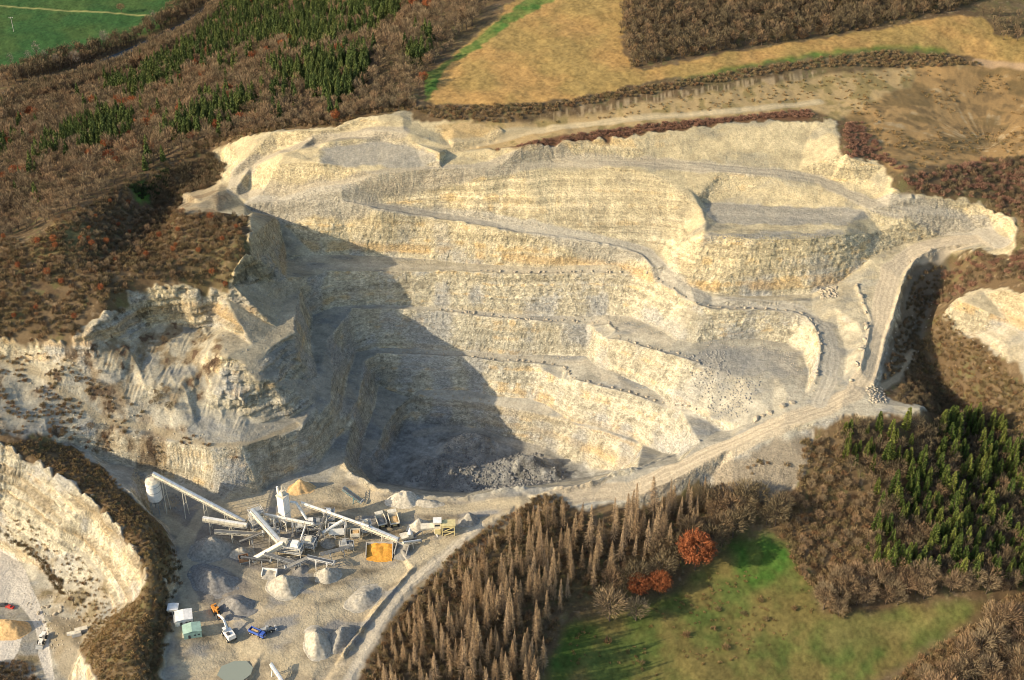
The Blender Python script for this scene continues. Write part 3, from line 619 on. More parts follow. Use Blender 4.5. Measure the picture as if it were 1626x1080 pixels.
def larch(H=17, Rr=1.9, n=420):
    lx, ly = rng.normal(0, .35, 2); g = G(); g.tube([(0, 0, 0), (lx*.5, ly*.5, H*.5), (lx, ly, H)], [.2, .12, .02], 5); tr = g.arr(); g = G()
    h = H*(.16+.83*rng.random(n)**.9); lv = rng.uniform(.75, 1.15, 12); r = (Rr*(1-h/H)**.8+.15)*rng.uniform(.35, 1.15, n)*lv[(h/H*11.9).astype(int)]; an = rng.random(n)*6.283
    q = rng.uniform(.0, .45, n)
    a = np.stack([q*r*np.cos(an), q*r*np.sin(an), h+.05*r], 1); b = np.stack([r*np.cos(an+.2), r*np.sin(an+.2), h-.05*r+rng.normal(0, .3, n)], 1)
    a[:, 0] += lx*h/H; b[:, 0] += lx*h/H; a[:, 1] += ly*h/H; b[:, 1] += ly*h/H
    g.blades(a, b, rng.uniform(.09, .22, n)); return tr, g.arr()
def bare(H=11, Rr=3.6, n=420, leaf=0, w=.13):
    g = G(); f0 = H*rng.uniform(.22, .35); g.tube([(0, 0, 0), (.1, 0, f0), (0, .2, H*.8)], [.26, .18, .04]); tips = []
    for k in range(9):
        an = k*2.4+rng.random(); z0 = H*rng.uniform(.2, .5); e = np.array([Rr*.8*math.cos(an)*rng.uniform(.5, 1), Rr*.8*math.sin(an)*rng.uniform(.5, 1), H*rng.uniform(.62, .93)])
        mpt = np.array([e[0]*.45, e[1]*.45, z0*.5+e[2]*.42]); g.tube([(0, 0, z0), mpt, e], [.12, .08, .03], 4); tips += [mpt, e, (mpt+e)/2]
    tr = g.arr(); g = G(); tips = np.array(tips)
    d = rng.normal(size=(n, 3)); d /= np.linalg.norm(d, axis=1, keepdims=True); d[:, 2] = d[:, 2]*.8+.12; rad = rng.uniform(.3, 1.0, n)[:, None]**.6
    c = np.array([0, 0, H*.62]); p = c+d*rad*np.array([Rr, Rr, H*.38])
    lump = noise3(p[:, 0]*.6, p[:, 1]*.6, p[:, 2]*.6, int(rng.integers(999))); p = p[lump > -.35]; n = len(p)
    q = p-c; q /= np.linalg.norm(q, axis=1, keepdims=True)+1e-6; q[:, 2] += .5; L = rng.uniform(.7, 1.5, n)[:, None]
    g.blades(p-q*L*.5+rng.normal(0, .15, (n, 3)), p+q*L*.5+rng.normal(0, .3, (n, 3)), rng.uniform(w*.7, w*1.6, n))
    if leaf:
        pl = p[rng.integers(0, n, leaf)]+rng.normal(0, .35, (leaf, 3)); dl = rng.normal(size=(leaf, 3))*.32; g.blades(pl-dl, pl+dl, .3)
    return tr, g.arr()
def bush(H=1.8, Rr=1.4, n=120, w=.075):
    g = G(); an = rng.random(n)*6.283; r = Rr*rng.random(n)**.5; h = H*(1-.45*(r/Rr)**2)*rng.uniform(.6, 1.1, n)
    a = np.stack([r*.45*np.cos(an), r*.45*np.sin(an), -0.1*np.ones(n)], 1); b = np.stack([r*np.cos(an), r*np.sin(an), h], 1)
    k = n//2; a[k:] = (a+(b-a)*.5)[k:]; b[k:] += rng.normal(0, .3, (n-k, 3))
    g.blades(a, b, rng.uniform(w, w*2.2, n)); return None, g.arr()
KIND = {}
def kind(name, gen, mats, k=3):
    KIND[name] = dict(v=[gen() for _ in range(k)], mats=mats)
kind('spruce', lambda: spruce(rng.uniform(12, 15), rng.uniform(2.5, 3.3), 330), 'spruce_needles', 5)
kind('pine', lambda: pine(rng.uniform(12, 16), rng.uniform(2.1, 3.0), 520), 'pine_needles', 7)
kind('larch', lambda: larch(rng.uniform(17, 23), rng.uniform(2.4, 3.5), int(rng.uniform(650, 1050))), 'larch_twigs', 8)
kind('bare', lambda: bare(rng.uniform(8, 10), rng.uniform(2.8, 3.4), 330, 0, .17), 'bare_twigs', 4)
kind('darkbare', lambda: bare(rng.uniform(8, 10), rng.uniform(2.8, 3.4), 330, 0, .17), 'dark_twigs', 4)
kind('bigbare', lambda: bare(10, 4.2, 950, 0, .13), 'bare_twigs', 3)
kind('bigdark', lambda: bare(10, 4.4, 900, 0, .13), 'dark_twigs', 3)
kind('russet', lambda: bare(9, 3.2, 260, 420), 'russet_leaves', 3)
kind('oak', lambda: bare(15, 6.0, 1400, 2600), 'russet_leaves', 2)
kind('poplar', lambda: bare(19, 3.6, 420, 0, .12), 'grey_twigs', 3)
kind('bush', lambda: bush(), 'brush_twigs', 4)
kind('redbush', lambda: bush(1.5, 1.5), 'red_brush_twigs', 3)
kind('darkbush', lambda: bush(2.2, 1.6), 'dark_twigs', 3)
kind('tuft', lambda: bush(.8, 1.2, 48, .12), 'ochre_grass', 3)
kind('evergreenbush', lambda: bush(2.4, 1.8, 90, .25), 'dark_leaves', 2)
def ground_z(x, y): return float(sample(Hb, np.array([x]), np.array([y]))[0])
def spots(s, sp, seed=0, keep=1.0, patch=None, rock=True):
    P = wpoly(s); x0, y0 = P.min(0); x1, y1 = P.max(0); y1 = min(y1, 1460)
    r = np.random.default_rng(seed+5); X, Y = np.meshgrid(np.arange(x0, x1, sp), np.arange(y0, y1, sp*.87))
    X[::2] += sp/2; X = (X+r.uniform(-.42, .42, X.shape)*sp).ravel(); Y = (Y+r.uniform(-.42, .42, Y.shape)*sp).ravel()
    m = inside(P, X, Y) & (r.random(X.shape) < keep)
    s_ = X/(Y+YC); m &= np.abs(s_) < SM*.985
    if patch is not None: m &= fbm2(X/patch[0], Y/patch[0], 3, patch[1]) > patch[2]
    X, Y = X[m], Y[m]; Zs = sample(Hb, X, Y)
    return np.stack([X, Y, Zs], 1)
def inst_geo(kd, pts, smin, smax, r):
    """one mesh out of many small copies: for what nobody could count"""
    V, Fc, MI, T = [], [], [], []; off = 0; K = KIND[kd]
    which = r.integers(0, len(K['v']), len(pts))
    for vi, (tr, cr) in enumerate(K['v']):
        sel = pts[which == vi]; n = len(sel)
        if not n: continue
        parts = [(cr, 0)]+([(tr, 1)] if tr is not None else [])
        an = r.random(n)*6.283; sc = r.uniform(smin, smax, n); tint = r.random(n)
        ca, sa = np.cos(an)*sc, np.sin(an)*sc
        for (va, fa), mi in parts:
            x = va[None, :, 0]*ca[:, None]-va[None, :, 1]*sa[:, None]+sel[:, 0:1]; y = va[None, :, 0]*sa[:, None]+va[None, :, 1]*ca[:, None]+sel[:, 1:2]
            z = va[None, :, 2]*sc[:, None]+sel[:, 2:3]; V.append(np.stack([x, y, z], -1).reshape(-1, 3).astype(np.float32))
            Fc.append((fa[None]+np.arange(n)[:, None, None]*len(va)+off).reshape(-1, 3)); MI.append(np.full(n*len(fa), mi)); T.append(np.repeat(tint, len(va))); off += n*len(va)
    if not V: return None
    return np.concatenate(V), np.concatenate(Fc), np.concatenate(MI), np.concatenate(T)
def stuff(name, kd, pts, smin=.7, smax=1.2, seed=1, label=None):
    g = inst_geo(kd, pts, smin, smax, np.random.default_rng(seed))
    if g is None: return
    m = to_mesh(name, g[0], g[1], [M[KIND[kd]['mats']], M['tree_bark']], g[2], g[3])
    o = bpy.data.objects.new(name, m); COL.objects.link(o); o['kind'] = 'stuff'; o['category'] = 'vegetation'
    if label: o['label'] = label
    return o
_pm = {}
def proto(kd, parts):
    key = (kd, parts)
    if key in _pm: return _pm[key]
    out = []
    for tr, cr in KIND[kd]['v']:
        lm = M[KIND[kd]['mats']]
        if tr is None: out.append((to_mesh(kd, *cr, [lm]),))
        elif parts: out.append((to_mesh('crown', *cr, [lm]), to_mesh('trunk', *tr, [M['tree_bark']])))
        else:
            va = np.concatenate([cr[0], tr[0]]); fa = np.concatenate([cr[1], tr[1]+len(cr[0])])
            out.append((to_mesh(kd, va, fa, [lm, M['tree_bark']], np.r_[np.zeros(len(cr[1]), int), np.ones(len(tr[1]), int)]),))
    _pm[key] = out; return out
BT = []
def plant(kd, name, label, cat, pts, smin=.8, smax=1.15, group=None, parts=False, seed=3, now=False):
    if name == 'bare_tree' and len(pts) > 12 and not now:
        BT.extend((math.dist(p, (0, 0, CAMH))/(smin+smax), kd, label, cat, tuple(p), smin, smax, group, parts, seed) for p in pts); return
    _plant(kd, name, label, cat, pts, smin, smax, group, parts, seed)
def _plant(kd, name, label, cat, pts, smin=.8, smax=1.15, group=None, parts=False, seed=3):
    """every plant an object of its own; copies share their meshes"""
    r = np.random.default_rng(seed); pr = proto(kd, parts)
    for x, y, z in pts:
        p = pr[r.integers(0, len(pr))]
        if len(p) == 2:
            o = bpy.data.objects.new(name, None); o.empty_display_size = .5
        else: o = bpy.data.objects.new(name, p[0])
        o.location = (x, y, z-.15); s = r.uniform(smin, smax); o.scale = (s*r.uniform(.88, 1.12), s*r.uniform(.88, 1.12), s); o.rotation_euler = (r.normal()*.02, r.normal()*.02, r.random()*6.283)
        COL.objects.link(o); o['label'] = label; o['category'] = cat
        if group: o['group'] = group
        if len(p) == 2:
            for nm, q in zip(('crown', 'trunk'), p):
                c = bpy.data.objects.new(nm, q); c.parent = o; COL.objects.link(c)
def nearest(pts, n=300):
    k = np.argsort(pts[:, 0]**2+pts[:, 1]**2+(CAMH-pts[:, 2])**2); return pts[k[:n]], pts[k[n:]]
def far_from(pts, other, d):
    if not len(other) or not len(pts): return pts
    keep = np.ones(len(pts), bool)
    for q in other: keep &= np.hypot(pts[:, 0]-q[0], pts[:, 1]-q[1]) > d
    return pts[keep]
def at_px(s): return np.array([(lambda p: (p[0], p[1], ground_z(p[0], p[1])))(hit(u, v)) for u, v in parse(s)])
WOOD = '-330,170 0,165 60,143 150,118 225,88 300,52 345,18 375,-30 420,-160 780,-200 790,0 740,58 682,108 672,140 655,166 600,180 540,193 433,202 345,220 300,236 200,286 100,343 40,378 0,375 -330,420'
RIVERSIDE = '-330,180 0,122 60,100 130,84 210,58 260,28 290,5 310,-60 345,-60 332,0 290,34 215,70 140,102 60,124 0,146 -330,216'
CONIF = ['365,-30 660,-30 660,10 630,35 560,60 520,78 450,72 400,80 340,100 300,120 235,150 165,150 230,118 300,75 345,35', '480,98 545,85 600,92 575,150 545,168 500,160', '55,245 110,208 190,183 225,190 205,225 130,250 62,262', '258,215 300,192 345,166 400,158 425,172 370,190 300,222 262,232', '430,110 520,100 500,135 440,140', '640,70 690,50 680,100 650,110', '480,130 560,120 560,160 500,170']
con = np.concatenate([spots(c, 5.4, 20+i, .9, (16, 24+i, -.28)) for i, c in enumerate(CONIF)]+[spots('-100,200 60,150 200,115 330,60 380,0 640,0 680,100 540,190 430,200 300,236 200,286 60,340', 6.5, 28, .5, (20, 29, .26))])
con_a, con_b = nearest(con, 300)
plant('spruce', 'spruce_tree', 'dark green conifer standing in the autumn wood on the slope behind the quarry', 'conifer tree', con_a, .75, 1.15, 'conifers in the wood behind the quarry')
stuff('spruce_wood', 'spruce', con_b, .75, 1.15, 5, 'dark green conifers far off in the wood')
wood = far_from(spots(WOOD, 5.9, 2, .97), con, 3.2)
rus = wood[(fbm2(wood[:, 0]/35, wood[:, 1]/35, 3, 201) > .05) & (rng.random(len(wood)) < .22)]; rus = rus[np.random.default_rng(4).permutation(len(rus))]; wood = far_from(wood, rus, .5)
plant('russet', 'russet_tree', 'rust-brown leafy tree standing in the bare wood behind the quarry', 'tree', rus[:280], .5, 1.05, 'russet trees in the wood behind the quarry', seed=8)
wa, wb = nearest(wood, 150)
plant('bare', 'bare_tree', 'bare grey-brown tree at the near edge of the wood behind the quarry', 'tree', wa, .6, 1.0, 'bare trees at the near edge of the wood', seed=9)
sel = rng.random(len(wb)) < .5
stuff('bare_wood', 'bare', wb[sel], .55, 1.35, 10, 'bare brown woodland covering the slope to the river'); stuff('dark_bare_wood', 'darkbare', wb[~sel], .5, 1.2, 11, 'darker bare trees mixed through the woodland slope')
rs_ = spots(RIVERSIDE, 5, 12, .95); stuff('near_bank_wood', 'darkbare', spots('-330,235 0,168 60,145 150,119 225,89 300,54 350,8 360,20 300,72 225,108 150,138 60,163 0,188 -330,252', 4.5, 14, .95), 1.0, 1.5, 15); stuff('riverside_wood', 'darkbare', rs_, 1.0, 1.5, 13, 'dark bare trees lining the river')
pop = at_px('48,105 73,104 125,112 165,72 245,46 118,108 60,95 92,112 170,78 20,110')
plant('poplar', 'poplar_tree', 'tall bare pale poplar standing at the edge of the green valley field', 'tree', pop, .8, 1.1, 'poplars along the valley field', True)
RIMS = '290,235 345,215 433,194 600,174 655,158 662,176 573,183 533,200 433,206 345,222 300,243'
stuff('rim_wood', 'bare', spots(RIMS, 4.2, 37, .9), .45, .8, 36, 'low bare trees along the upper rim of the quarry'); stuff('rim_undergrowth', 'bush', spots(RIMS, 2.3, 35, .9), .8, 1.4, 34)
stuff('rim_brush', 'bush', spots('60,375 100,343 200,288 300,234 345,220 433,202 433,209 345,228 300,244 205,299 180,312 100,352', 2.6, 39, .7), .7, 1.5, 38, 'brown brush along the rim')
stuff('hollow_evergreens', 'evergreenbush', spots('205,292 232,284 262,266 272,286 248,318 222,312', 2.4, 195, .8), .8, 1.3, 196, 'dark green bushes at the edge of the shaded hollow')
# hillside brush west of the quarry
HILL = '-330,420 0,375 40,388 100,350 180,310 200,305 215,330 270,340 300,342 345,340 392,347 385,400 370,430 362,458 345,456 267,450 213,450 165,488 128,528 97,539 0,530 -330,535'
h1 = spots(HILL, 2.9, 40, .95, (14, 44, -.42)); k = rng.random(len(h1))
hb = h1[k < .35]; h2 = h1[(k >= .35) & (k < .8)]; h3 = h1[k >= .8]
stuff('hillside_brush', 'bush', np.concatenate([hb, h2]), .8, 1.6, 41, 'brown brush covering the hill west of the pit')
hb_a = h1[(k < .12)]; hb_r = h1[(k > .12) & (k < .15)]
plant('bare', 'bare_tree', 'small bare brown tree on the brushy hill west of the pit', 'tree', hb_a[:300], .32, .6, 'small bare trees on the western hill', seed=42)
plant('russet', 'russet_tree', 'small rust-coloured tree on the brushy hill west of the pit', 'tree', hb_r, .3, .65, 'russet trees on the western hill', seed=43)
stuff('dark_brush', 'darkbush', h3, .8, 1.5, 44, 'darker brush on the hill west of the pit')
stuff('hollow_brush', 'darkbush', spots('235,312 245,332 275,338 292,322 350,285 358,262 335,242 290,252 225,284', 2.2, 45, .95), .9, 1.6, 46, 'brush in the shaded hollow')
# wood at the top right
TR = '1010,-200 992,-10 985,50 992,62 1000,108 1060,98 1150,80 1300,58 1500,20 1580,-2 1700,-200'
t1 = spots(TR, 5.2, 50, .95); ta, tb = nearest(t1, 140)
plant('darkbare', 'bare_tree', 'dark bare tree at the edge of the wood above the meadow', 'tree', ta, .7, 1.1, 'bare trees at the edge of the wood above the meadow', seed=51)
stuff('upper_wood', 'darkbare', tb, .7, 1.1, 52, 'dark bare wood above the meadow')
stuff('upper_undergrowth', 'bush', spots(TR, 4.2, 53, .8), 1.0, 1.7, 54)
c1 = spots('1560,25 1585,60 1640,85 1900,80 1900,0 1600,-10', 6, 55, .8); plant('darkbare', 'bare_tree', 'dark bare tree in the clump at the right end of the meadow', 'tree', c1[:60], .6, .9, 'bare trees at the right end of the meadow', seed=56)
# hedges and brush bands on the upper benches
HEDGE = '662,180 680,167 760,167 880,161 1000,139 1150,117 1300,91 1400,81 1500,87 1560,99 1500,107 1300,107 1150,131 1000,156 860,179 800,196 700,191'
stuff('hedge_brush', 'bush', spots(HEDGE, 2.3, 60, .9), .7, 1.15, 61, 'brown brush along the scarp below the meadow')
stuff('bench_brush', 'redbush', spots('788,237 880,216 1000,201 1150,187 1285,174 1292,186 1224,188 1164,193 1000,214 830,231', 2.0, 62, .95), .7, 1.15, 63, 'reddish brush band above the upper rock face')
stuff('scarp_grass', 'tuft', spots('850,192 1000,168 1150,144 1300,123 1450,108 1500,115 1350,160 1300,158 1150,174 1000,186 860,204', 3.2, 64, .5), .6, 1.1, 65)
# brush to the right
RB = '1432,285 1500,268 1560,255 1626,250 1900,240 1900,450 1626,443 1560,448 1525,465 1490,495 1478,470 1500,425 1560,402 1603,418 1622,395 1622,350 1550,316 1450,306'
b1 = spots(RB, 3.3, 70, .95); kk = rng.random(len(b1)); stuff('eastern_brush', 'redbush', b1[kk < .55], 1.1, 1.9, 71, 'purplish brown brush right of the quarry rim'); stuff('eastern_dark_brush', 'darkbush', b1[kk >= .55], .9, 1.6, 72)
plant('bare', 'bare_tree', 'small bare tree in the brush right of the quarry rim', 'tree', b1[kk < .12][:200], .3, .5, 'small bare trees right of the rim', seed=73)
stuff('upper_slope_brush', 'redbush', spots('1338,200 1345,250 1400,256 1425,275 1440,268 1400,240 1365,190', 2.2, 74, .8), .8, 1.3, 75)
stuff('clay_slope_brush', 'tuft', spots('1340,150 1450,108 1900,100 1900,255 1500,260 1430,268 1400,235 1350,190', 3.6, 76, .8, (14, 77, .02)), .7, 1.3, 78)
GUL = '1492,498 1560,552 1626,612 1900,650 1900,780 1640,735 1560,700 1500,655 1480,620 1450,600 1462,545'
stuff('gully_brush', 'bush', spots(GUL, 2.7, 80, .85, (16, 81, -.4)), .7, 1.4, 82, 'scrub on the slope beyond the shaded gully')
stuff('gully_grass', 'tuft', spots(GUL, 2.2, 180, .8), .6, 1.5, 181)
stuff('gully_dark_brush', 'darkbush', spots('1442,440 1478,478 1455,540 1480,600 1520,660 1560,720 1500,670 1440,640 1420,640 1450,560 1455,500', 2.8, 83, .8), .8, 1.4, 84)
# pines and bare trees on the right
PN = '1328,690 1400,685 1480,690 1520,672 1560,660 1660,740 1900,760 1900,920 1660,930 1560,940 1480,935 1400,925 1372,885 1400,800 1345,745'
pn = spots(PN, 4.8, 90, .88, (14, 91, -.33)); pn = pn[np.random.default_rng(6).permutation(len(pn))[:300]]
plant('pine', 'pine_tree', 'yellow-green pine in the stand on the slope below the haul road', 'pine tree', pn, .6, 1.3, 'pines on the slope below the haul road', True, seed=92)
pb = far_from(spots(PN, 3.6, 93, .9), pn, 1.8)
plant('darkbare', 'bare_tree', 'dark bare tree among the pines on the right slope', 'tree', pb, .6, 1.2, 'bare trees among the pines', seed=94)
pe_ = spots('1400,905 1480,925 1560,930 1660,915 1660,930 1570,945 1450,955 1330,982 1300,968 1330,925', 5.5, 95, .95)
plant('bigbare', 'bare_tree', 'bare pale-brown tree on the edge between the pines and the lower meadow', 'tree', pe_, .8, 1.4, 'bare trees on the meadow edge', True, seed=96)
SC = '1280,705 1330,695 1345,755 1398,810 1368,895 1400,930 1330,985 1275,930 1245,860 1225,810 1265,775'
sc1 = spots(SC, 2.9, 97, .95); kk = rng.random(len(sc1)); stuff('slope_scrub', 'bush', sc1, 1.0, 1.8, 98, 'brown scrub on the slope left of the pines')
plant('bare', 'bare_tree', 'low bare tree in the brown scrub left of the pines', 'tree', sc1[kk < .22], .35, .8, 'low bare trees left of the pines', True, seed=99)
stuff('corner_scrub', 'bush', spots('1560,962 1640,938 1900,925 1900,950 1640,975 1590,1002 1500,1052 1440,1107 1400,1100 1480,1030 1560,985', 2.2, 192, .9), .8, 1.8, 193)
BR = '1590,990 1660,960 1900,945 1900,1200 1370,1200 1440,1105 1500,1050'
br = spots(BR, 6.6, 100, .97); plant('bigbare', 'bare_tree', 'bare rounded brown tree in the wood at the lower right corner', 'tree', nearest(br, 230)[0], 1.1, 1.8, 'bare trees in the lower right wood', True, seed=101)
stuff('lower_undergrowth', 'darkbush', spots(BR, 3.4, 102, .8), .9, 1.5, 103)
# larch plantation
LA = '875,808 905,822 1000,826 1080,800 1128,790 1142,812 1110,860 1020,895 965,930 905,960 872,1020 850,1130 700,1180 600,1130 590,1060 640,990 700,925 760,872 830,822'
la = spots(LA, 4.4, 110, .8, (12, 111, -.45)); print('larch', len(la)); la = la[np.random.default_rng(3).permutation(len(la))[:298]]
# larches grow tallest in the middle of the plantation, young along the haul road
P_edge = wpoly('570,1070 610,1000 650,950 705,890 760,848 820,805')
dd = np.min([np.hypot(la[:, 0]-(P_edge[i]*(1-t)+P_edge[i+1]*t)[0], la[:, 1]-(P_edge[i]*(1-t)+P_edge[i+1]*t)[1]) for i in range(5) for t in np.linspace(0, 1, 9)], axis=0)
for lo, hi, a, b, lab, gr in ((0, 14, .35, .65, 'young slim brown larch beside the haul road at the edge of the plantation', 'young larches beside the haul road'), (14, 32, .6, 1.0, 'middle-sized brown larch in the plantation, some way in from the haul road', 'middle-sized larches'), (32, 999, .6, 1.3, 'tall leafless brown larch in the plantation above the lower meadow', 'tall larches above the meadow')):
    plant('larch', 'larch_tree', lab, 'larch tree', la[(dd >= lo) & (dd < hi)], a, b, gr, True, seed=112+lo)
eb = spots('570,1078 610,1005 650,950 705,890 760,848 820,806 870,788 905,808 880,830 800,860 730,910 670,980 640,1040 610,1150 570,1150', 2.6, 120, .85); stuff('roadside_brush', 'bush', eb, .7, 1.3, 121, 'brown brush between the haul road and the larches')
plant('darkbare', 'bare_tree', 'small dark bare tree among the brown larches', 'tree', spots(LA, 5.5, 126, .6), .4, .8, 'bare trees among the larches', seed=127)
stuff('larch_undergrowth', 'bush', far_from(spots(LA, 3.4, 122, .8), la[:0], 1), .8, 1.4, 123, 'brown undergrowth beneath the larches')
stuff('mound_brush', 'darkbush', spots('822,806 848,790 870,783 892,792 905,806 870,815 830,822', 1.9, 124, .9), .7, 1.1, 125)
DG = '945,965 1005,905 1080,870 1110,800 1140,790 1200,800 1245,800 1235,840 1150,862 1150,895 1060,930 1000,962'
dg = spots(DG, 6.3, 130, .9); oak = at_px('1103,905 1012,948 1047,944'); dg = far_from(dg, oak, 6)
plant('oak', 'oak_tree', 'large rust-red oak on the shaded edge between the larches and the lower meadow', 'oak tree', oak[:1], 1.6, 1.65, None, True, seed=131)
plant('oak', 'oak_tree', 'left of the two smaller rust-red oaks above the lower meadow', 'oak tree', oak[1:2], .9, .95, None, True, seed=132)
plant('oak', 'oak_tree', 'right of the two smaller rust-red oaks above the lower meadow', 'oak tree', oak[2:], .95, 1.0, None, True, seed=133)
plant('bigdark', 'bare_tree', 'dark bare tree in the shaded hollow above the lower meadow', 'tree', dg, 1.0, 1.6, 'dark bare trees in the hollow above the meadow', True, seed=134)
bb = at_px('968,985 985,975 950,955 1010,985'); plant('bigbare', 'bare_tree', 'broad bare tree with a rounded crown in front of the larches', 'tree', bb[:1], 1.9, 2.0, None, True)
plant('bigbare', 'bare_tree', 'broad bare tree beside the small rust-red oaks', 'tree', bb[3:], 1.4, 1.5, None, True)
ms = at_px('1140,968 1133,1000 1152,1030 1208,955 965,1020 1260,968 1090,1010 1020,1055 1050,940 1215,985 1180,975')
plant('bush', 'shrub', 'small bare shrub growing in the open lower meadow', 'shrub', ms, 1.2, 1.9, 'shrubs in the lower meadow')
stuff('meadow_scrub', 'tuft', spots('900,1000 1050,955 1150,900 1290,930 1300,985 1200,1040 1050,1080 900,1080', 3.0, 140, .5, (12, 141, .0)), .5, 1.0, 142)
# the brushy ridge left of the yard
stuff('ridge_end_grass', 'tuft', spots('228,943 205,960 150,984 127,1032 142,1045 192,990 225,960', 1.7, 190, .9), .6, 1.2, 191)
RG = '10,704 60,694 108,706 167,748 207,784 240,820 262,850 285,905 264,962 266,1000 262,1040 240,1100 165,1100 140,1040 190,985 226,945 233,910 190,834 160,798 110,760 60,727'
rg = spots(RG, 2.1, 150, .95); kk = rng.random(len(rg)); stuff('ridge_grass', 'tuft', rg[kk < .6], .8, 1.5, 151, 'ochre grass and low brush on the ridge left of the yard'); stuff('ridge_brush', 'bush', rg[(kk >= .6) & (kk < .85)], .5, .95, 152); stuff('ridge_dark_brush', 'darkbush', rg[kk >= .85], .5, .9, 153)
stuff('foot_brush', 'darkbush', spots('247,840 285,885 290,930 268,958 276,1000 262,1045 240,1080 225,1060 235,975 250,905', 2.3, 154, .85), .6, 1.2, 155)
OLD = '0,545 97,560 133,600 213,640 260,675 380,712 380,730 300,718 200,725 110,702 0,690 -330,690 -330,545'
stuff('old_bench_brush', 'bush', spots(OLD, 2.4, 156, .9, (8, 157, .06)), .5, 1.1, 158, 'scrub on the old benches above the yard'); 
clf = at_px('150,610 160,615 265,625 257,612 248,640 185,510 195,500 240,640 270,650 320,480 218,690 145,680 100,690 235,520 262,545 160,595 250,625 255,632')
plant('bigdark', 'shrub', 'dark bare bush clinging to the pale cliffs left of the pit', 'shrub', clf, .25, .6, 'bushes on the pale cliffs')
stuff('cliff_foot_brush', 'tuft', spots('0,800 40,815 83,850 133,880 195,962 180,980 130,990 97,935 60,890 0,855', 2.6, 160, .75), .6, 1.2, 161)
stuff('cliff_foot_bushes', 'bush', spots('-100,800 40,820 83,855 133,885 170,965 130,985 97,935 60,890 0,845', 3.4, 162, .5), .6, 1.2, 163)
stuff('embankment_brush', 'darkbush', spots('1470,425 1446,455 1437,490 1420,545 1402,605 1425,600 1452,552 1480,480 1498,430', 2.0, 170, .8), .6, 1.2, 171)
stuff('bank_scrub', 'bush', spots('1130,765 1200,735 1285,695 1275,765 1215,800 1165,810', 2.6, 197, .8, (8, 198, .05)), .7, 1.4, 199, 'scrub on the pale bank below the haul road')
stuff('pad_hedge', 'darkbush', spots('-100,842 0,843 38,862 68,888 98,926 104,945 98,945 62,897 32,872 0,852', 1.1, 164, .95), .6, 1.0, 165, 'dark hedge above the pale pad')
bt = at_px('118,960 128,955 110,950'); plant('poplar', 'bare_tree', 'thin bare birch clump at the foot of the lower left cliff', 'tree', bt, .35, .45, 'bare birches below the lower left cliff', True)
stuff('corner_brush', 'darkbush', spots('-100,1052 20,1050 58,1060 64,1100 -100,1150', 2.2, 166, .95), .7, 1.2, 167)

BT.sort(key=lambda q: q[0]); from itertools import groupby
for q in BT[:285]: _plant(q[1], 'bare_tree', q[2], q[3], [q[4]], q[5], q[6], q[7], q[8], int(abs(q[4][0]*7+q[4][1]*13)*10))
_g = []
for kd in ('bare', 'bigbare', 'darkbare', 'bigdark'):
    rest = [q for q in BT[285:] if q[1] == kd]
    for (a_, b_), grp in groupby(sorted(rest, key=lambda q: (q[5], q[6])), key=lambda q: (q[5], q[6])):
        pts = np.array([q[4] for q in grp]); gg = inst_geo(kd, pts, a_, b_, np.random.default_rng(5)); _g.append((gg, 0 if kd in ('bare', 'bigbare') else 1))
V_, F_, I_, T_ = [], [], [], []; off = 0
for (v_, f_, m_, t_), mi in _g:
    V_.append(v_); F_.append(f_+off); I_.append(np.where(m_ == 0, mi, 2)); T_.append(t_); off += len(v_)
m = to_mesh('scattered_bare_trees', np.concatenate(V_), np.concatenate(F_), [M['bare_twigs'], M['dark_twigs'], M['tree_bark']], np.concatenate(I_), np.concatenate(T_))
o = bpy.data.objects.new('scattered_bare_trees', m); COL.objects.link(o); o['kind'] = 'stuff'; o['category'] = 'vegetation'
# ---------------------------------------------------------------- rocks
def rock_mesh(name, seed, mat, squash=.7):
    r = np.random.default_rng(seed); bm = bmesh.new(); bmesh.ops.create_icosphere(bm, subdivisions=2, radius=1)
    pl = [(lambda n: (n/np.linalg.norm(n), r.uniform(.62, .9)))(r.normal(size=3)) for _ in range(9)]
    for v in bm.verts:
        p = np.array(v.co)
        for n, d in pl:
            k = p.dot(n)
            if k > d: p = p-n*(k-d)
        v.co = p*(1, .85, squash)
    m = bpy.data.meshes.new(name); bm.to_mesh(m); bm.free(); m.materials.append(mat); return m
simple('boulder_stone', (.40, .34, .245), 1, .25, 1.5); simple('grey_stone', (.27, .255, .22), 1, .25, 1.5)
simple('shaded_stone', (.20, .195, .18), 1, .3, 1.5)  # grey stone darkened for the pit-floor rubble, shade put into its colour
ROCKS = [rock_mesh('boulder', s, M['boulder_stone']) for s in range(5)]
def boulders(s, n, label, group, smin=.35, smax=1.15, seed=1, off=0.6):
    P = wpoly(s); seg = np.hypot(*(P[1:]-P[:-1]).T); cum = np.r_[0, np.cumsum(seg)]; r = np.random.default_rng(seed)
    for t in np.linspace(0, cum[-1], n):
        t = np.clip(t+r.normal()*cum[-1]/n*.35, 0, cum[-1]); x = np.interp(t, cum, P[:, 0])+r.normal()*.35; y = np.interp(t, cum, P[:, 1])+off+r.normal()*.35
        o = bpy.data.objects.new('boulder', ROCKS[r.integers(5)]); sc = r.uniform(smin, smax); o.scale = (sc*r.uniform(.9, 1.5), sc, sc)
        o.location = (x, y, ground_z(x, y)+.25*sc); o.rotation_euler = (r.normal()*.2, r.normal()*.2, r.random()*6.28); COL.objects.link(o)
        o['label'] = label; o['category'] = 'boulder'; o['group'] = group
boulders('760,431 840,434 930,433 1007,434 1040,443 1073,463 1107,483 1130,489 1200,491 1260,494 1282,502 1297,520 1305,547 1303,573 1297,597 1290,622', 58, 'pale boulder in the row along the edge of the upper haul bench above the pit', 'boulders along the upper haul bench', seed=1)
